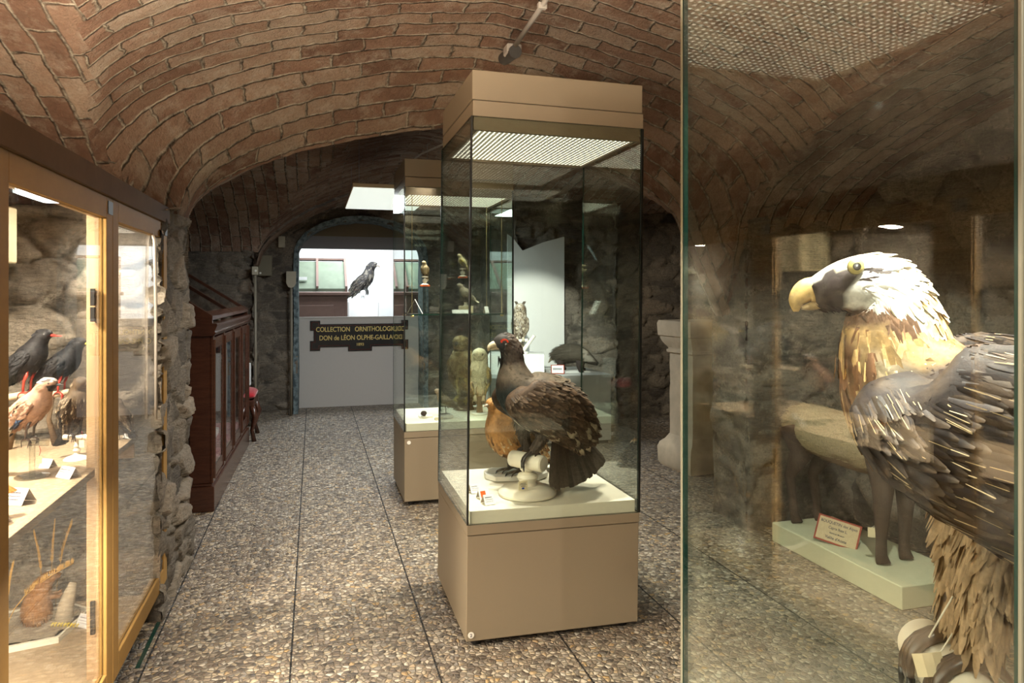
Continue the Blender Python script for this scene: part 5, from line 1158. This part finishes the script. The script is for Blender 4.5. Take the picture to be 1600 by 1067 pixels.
t = thing('bordered_label', 'slanted white label with red border in front of the badger', 'label', (2.10, 6.0, .613), R(-15)); t.rotation_euler = (R(-20), 0, R(-15))
MB().box((-.06, 0, 0), (.06, .004, .085), bev=.001).build('border', 'red_border', t); MB().box((-.052, -.002, .008), (.052, 0, .077)).build('card', 'paper', t); m = MB()
for i in range(7): m.box((-.04 + i * .0115, -.003, .035), (-.033 + i * .0115, -.002, .055))
m.build('print', 'print', t)

# ------------------------------------------------------------------ antique stone pillar
t = thing('stone_pillar', 'weathered pale antique stone pillar with moulded cap between showcase and vulture case', 'pillar', (2.83, 4.86, 0), R(6))
def sq_lathe(prof, name):
    vs = []; fs = []; n = 8; P4 = []
    for j, (r, z) in enumerate(prof):
        ring = []
        for (ax, ay), (bx, by) in zip([(-1, -1), (1, -1), (1, 1), (-1, 1)], [(1, -1), (1, 1), (-1, 1), (-1, -1)]):
            for k in range(n): ring.append((lerp(ax, bx, k / n) * r, lerp(ay, by, k / n) * r))
        for x, y in ring:
            q = 1 + .035 * noise.noise((x * 12, y * 12, z * 9)) + .02 * noise.noise((x * 40, y * 40, z * 40)); vs.append((x * q, y * q, z))
    m = 4 * n
    for i in range(len(prof) - 1):
        for k in range(m): fs.append((i * m + k, i * m + (k + 1) % m, (i + 1) * m + (k + 1) % m, (i + 1) * m + k))
    fs.append(tuple(range(m))[::-1]); fs.append(tuple((len(prof) - 1) * m + k for k in range(m)))
    return MB().add(vs, fs).build(name, 'old_stone', t, 'auto')
sq_lathe([(.20, 0), (.215, .03), (.215, .14), (.20, .18), (.17, .21), (.15, .25)], 'base')
sq_lathe([(.148, .25)] + [(.146, .25 + .62 * k / 8) for k in range(1, 9)], 'shaft')
sq_lathe([(.148, .872), (.165, .88), (.165, .90), (.155, .905), (.155, .915), (.19, .96), (.20, .99), (.20, 1.0), (.215, 1.01), (.222, 1.10), (.215, 1.125)], 'cap')

# ------------------------------------------------------------------ young ibex on its base
t = thing('display_plinth', 'long pale green-white painted base under the young ibex', 'base', (2.58, 2.88, 0)); MB().box((-.195, -.44, 0), (.195, .44, .10), bev=.004).build('board', 'ibex_base', t)
ib = thing('mounted_ibex', 'mounted young ibex with tan back and dark legs behind the bearded vulture', 'animal', (2.58, 2.92, .1015), R(-90))
def ibc(p):
    if p[2] < .34: return (.075, .05, .038)
    if p[2] < .42: return (.22, .14, .08)
    return (.50, .40, .26)
lf = Loft([(-.46, 0, .47, .03, .05), (-.43, 0, .50, .085, .10), (-.34, 0, .515, .125, .125), (-.15, 0, .50, .135, .13), (.08, 0, .50, .13, .135), (.24, 0, .53, .115, .13), (.34, 0, .60, .08, .11), (.42, 0, .72, .06, .085), (.47, 0, .82, .05, .07), (.53, 0, .86, .052, .055), (.62, 0, .82, .035, .038), (.68, 0, .79, .022, .024)], 34, 20)
m = MB(); lf.mesh(m, lambda p: vary(ibc(p), .1, fr_))
for x, y, kx in ((-.36, .075, -1), (-.36, -.075, -1), (.22, .075, 1), (.24, -.075, 1)):
    if kx < 0: m.tube([(x, y, .52), (x + .05, y, .38), (x - .05, y, .24), (x - .02, y, .10), (x - .01, y, .035), (x + .015, y, .0)], [.085, .06, .028, .022, .024, .030], 12, (.075, .05, .038))
    else: m.tube([(x, y, .50), (x + .01, y, .34), (x + .005, y, .22), (x, y, .10), (x, y, .035), (x + .015, y, .0)], [.075, .048, .034, .024, .026, .032], 12, (.07, .048, .036))
coat(m, lf, 3600, .034, .0035, lambda p, t_, a, r_: [vary(ibc(p), .4, r_), vary(ibc(p), .4, r_), vary(tuple(min(1, c * 1.35) for c in ibc(p)), .4, r_)], fr_, .01, .95, lift=.2, jit=.5)
m.build('body', 'fur', ib, True, recalc=False)
for sg in (1, -1):
    MB().tube([(.50, sg * .03, .90), (.47, sg * .04, .97), (.40, sg * .05, 1.02), (.32, sg * .055, 1.02)], [.017, .014, .010, .004], 10, (.16, .12, .08)).build('horn', 'horn', ib, True)
    MB().tube([(.49, sg * .05, .86), (.475, sg * .09, .88), (.47, sg * .12, .87)], [.014, .020, .004], 8, (.35, .26, .17)).build('ear', 'fur', ib, True)
    MB().tube([(.575, sg * .036, .855), (.575, sg * .042, .856)], [.010, .006], 8, (.01, .008, .006)).build('eye', 'horn', ib, True)
MB().tube([(-.45, 0, .56), (-.49, 0, .54), (-.50, 0, .48)], [.022, .018, .006], 8, (.12, .08, .05)).build('tail', 'fur', ib, True)
o = thing('string_tag', 'small pale tag tied round the front leg of the ibex', 'tag', (2.47, 2.70, .26), R(-40)); MB().box((-.016, -.001, -.045), (.016, .001, 0), bev=.001).build('card', 'tag_card', o)
MB().tube([(.0, 0, 0), (.02, .02, .01), (.05, .02, .0), (.02, -.005, .005), (0, 0, 0)], .0012, 5).build('string', 'string', o)
t = thing('old_specimen_label', 'old red-bordered printed label BOUQUETIN leaning on the ibex base', 'label', (2.46, 2.93, .103), R(-52)); t.rotation_euler = (R(-22), R(9), R(-52))
MB().box((-.10, 0, 0), (.10, .004, .125), bev=.001).build('border', 'red_border', t); MB().box((-.092, -.0015, .008), (.092, 0, .117)).build('card', 'old_card', t)
for s_, z, sz in (('BOUQUETIN des Alpes', .092, .020), ('Capra Ibex L.', .068, .019), ('donné au Muséum', .046, .011), ('Vallée d\'Aoste', .020, .020)): text('lettering', s_, sz, 'print', t, (0, -.002, z), ext=.0004, sx=.85)
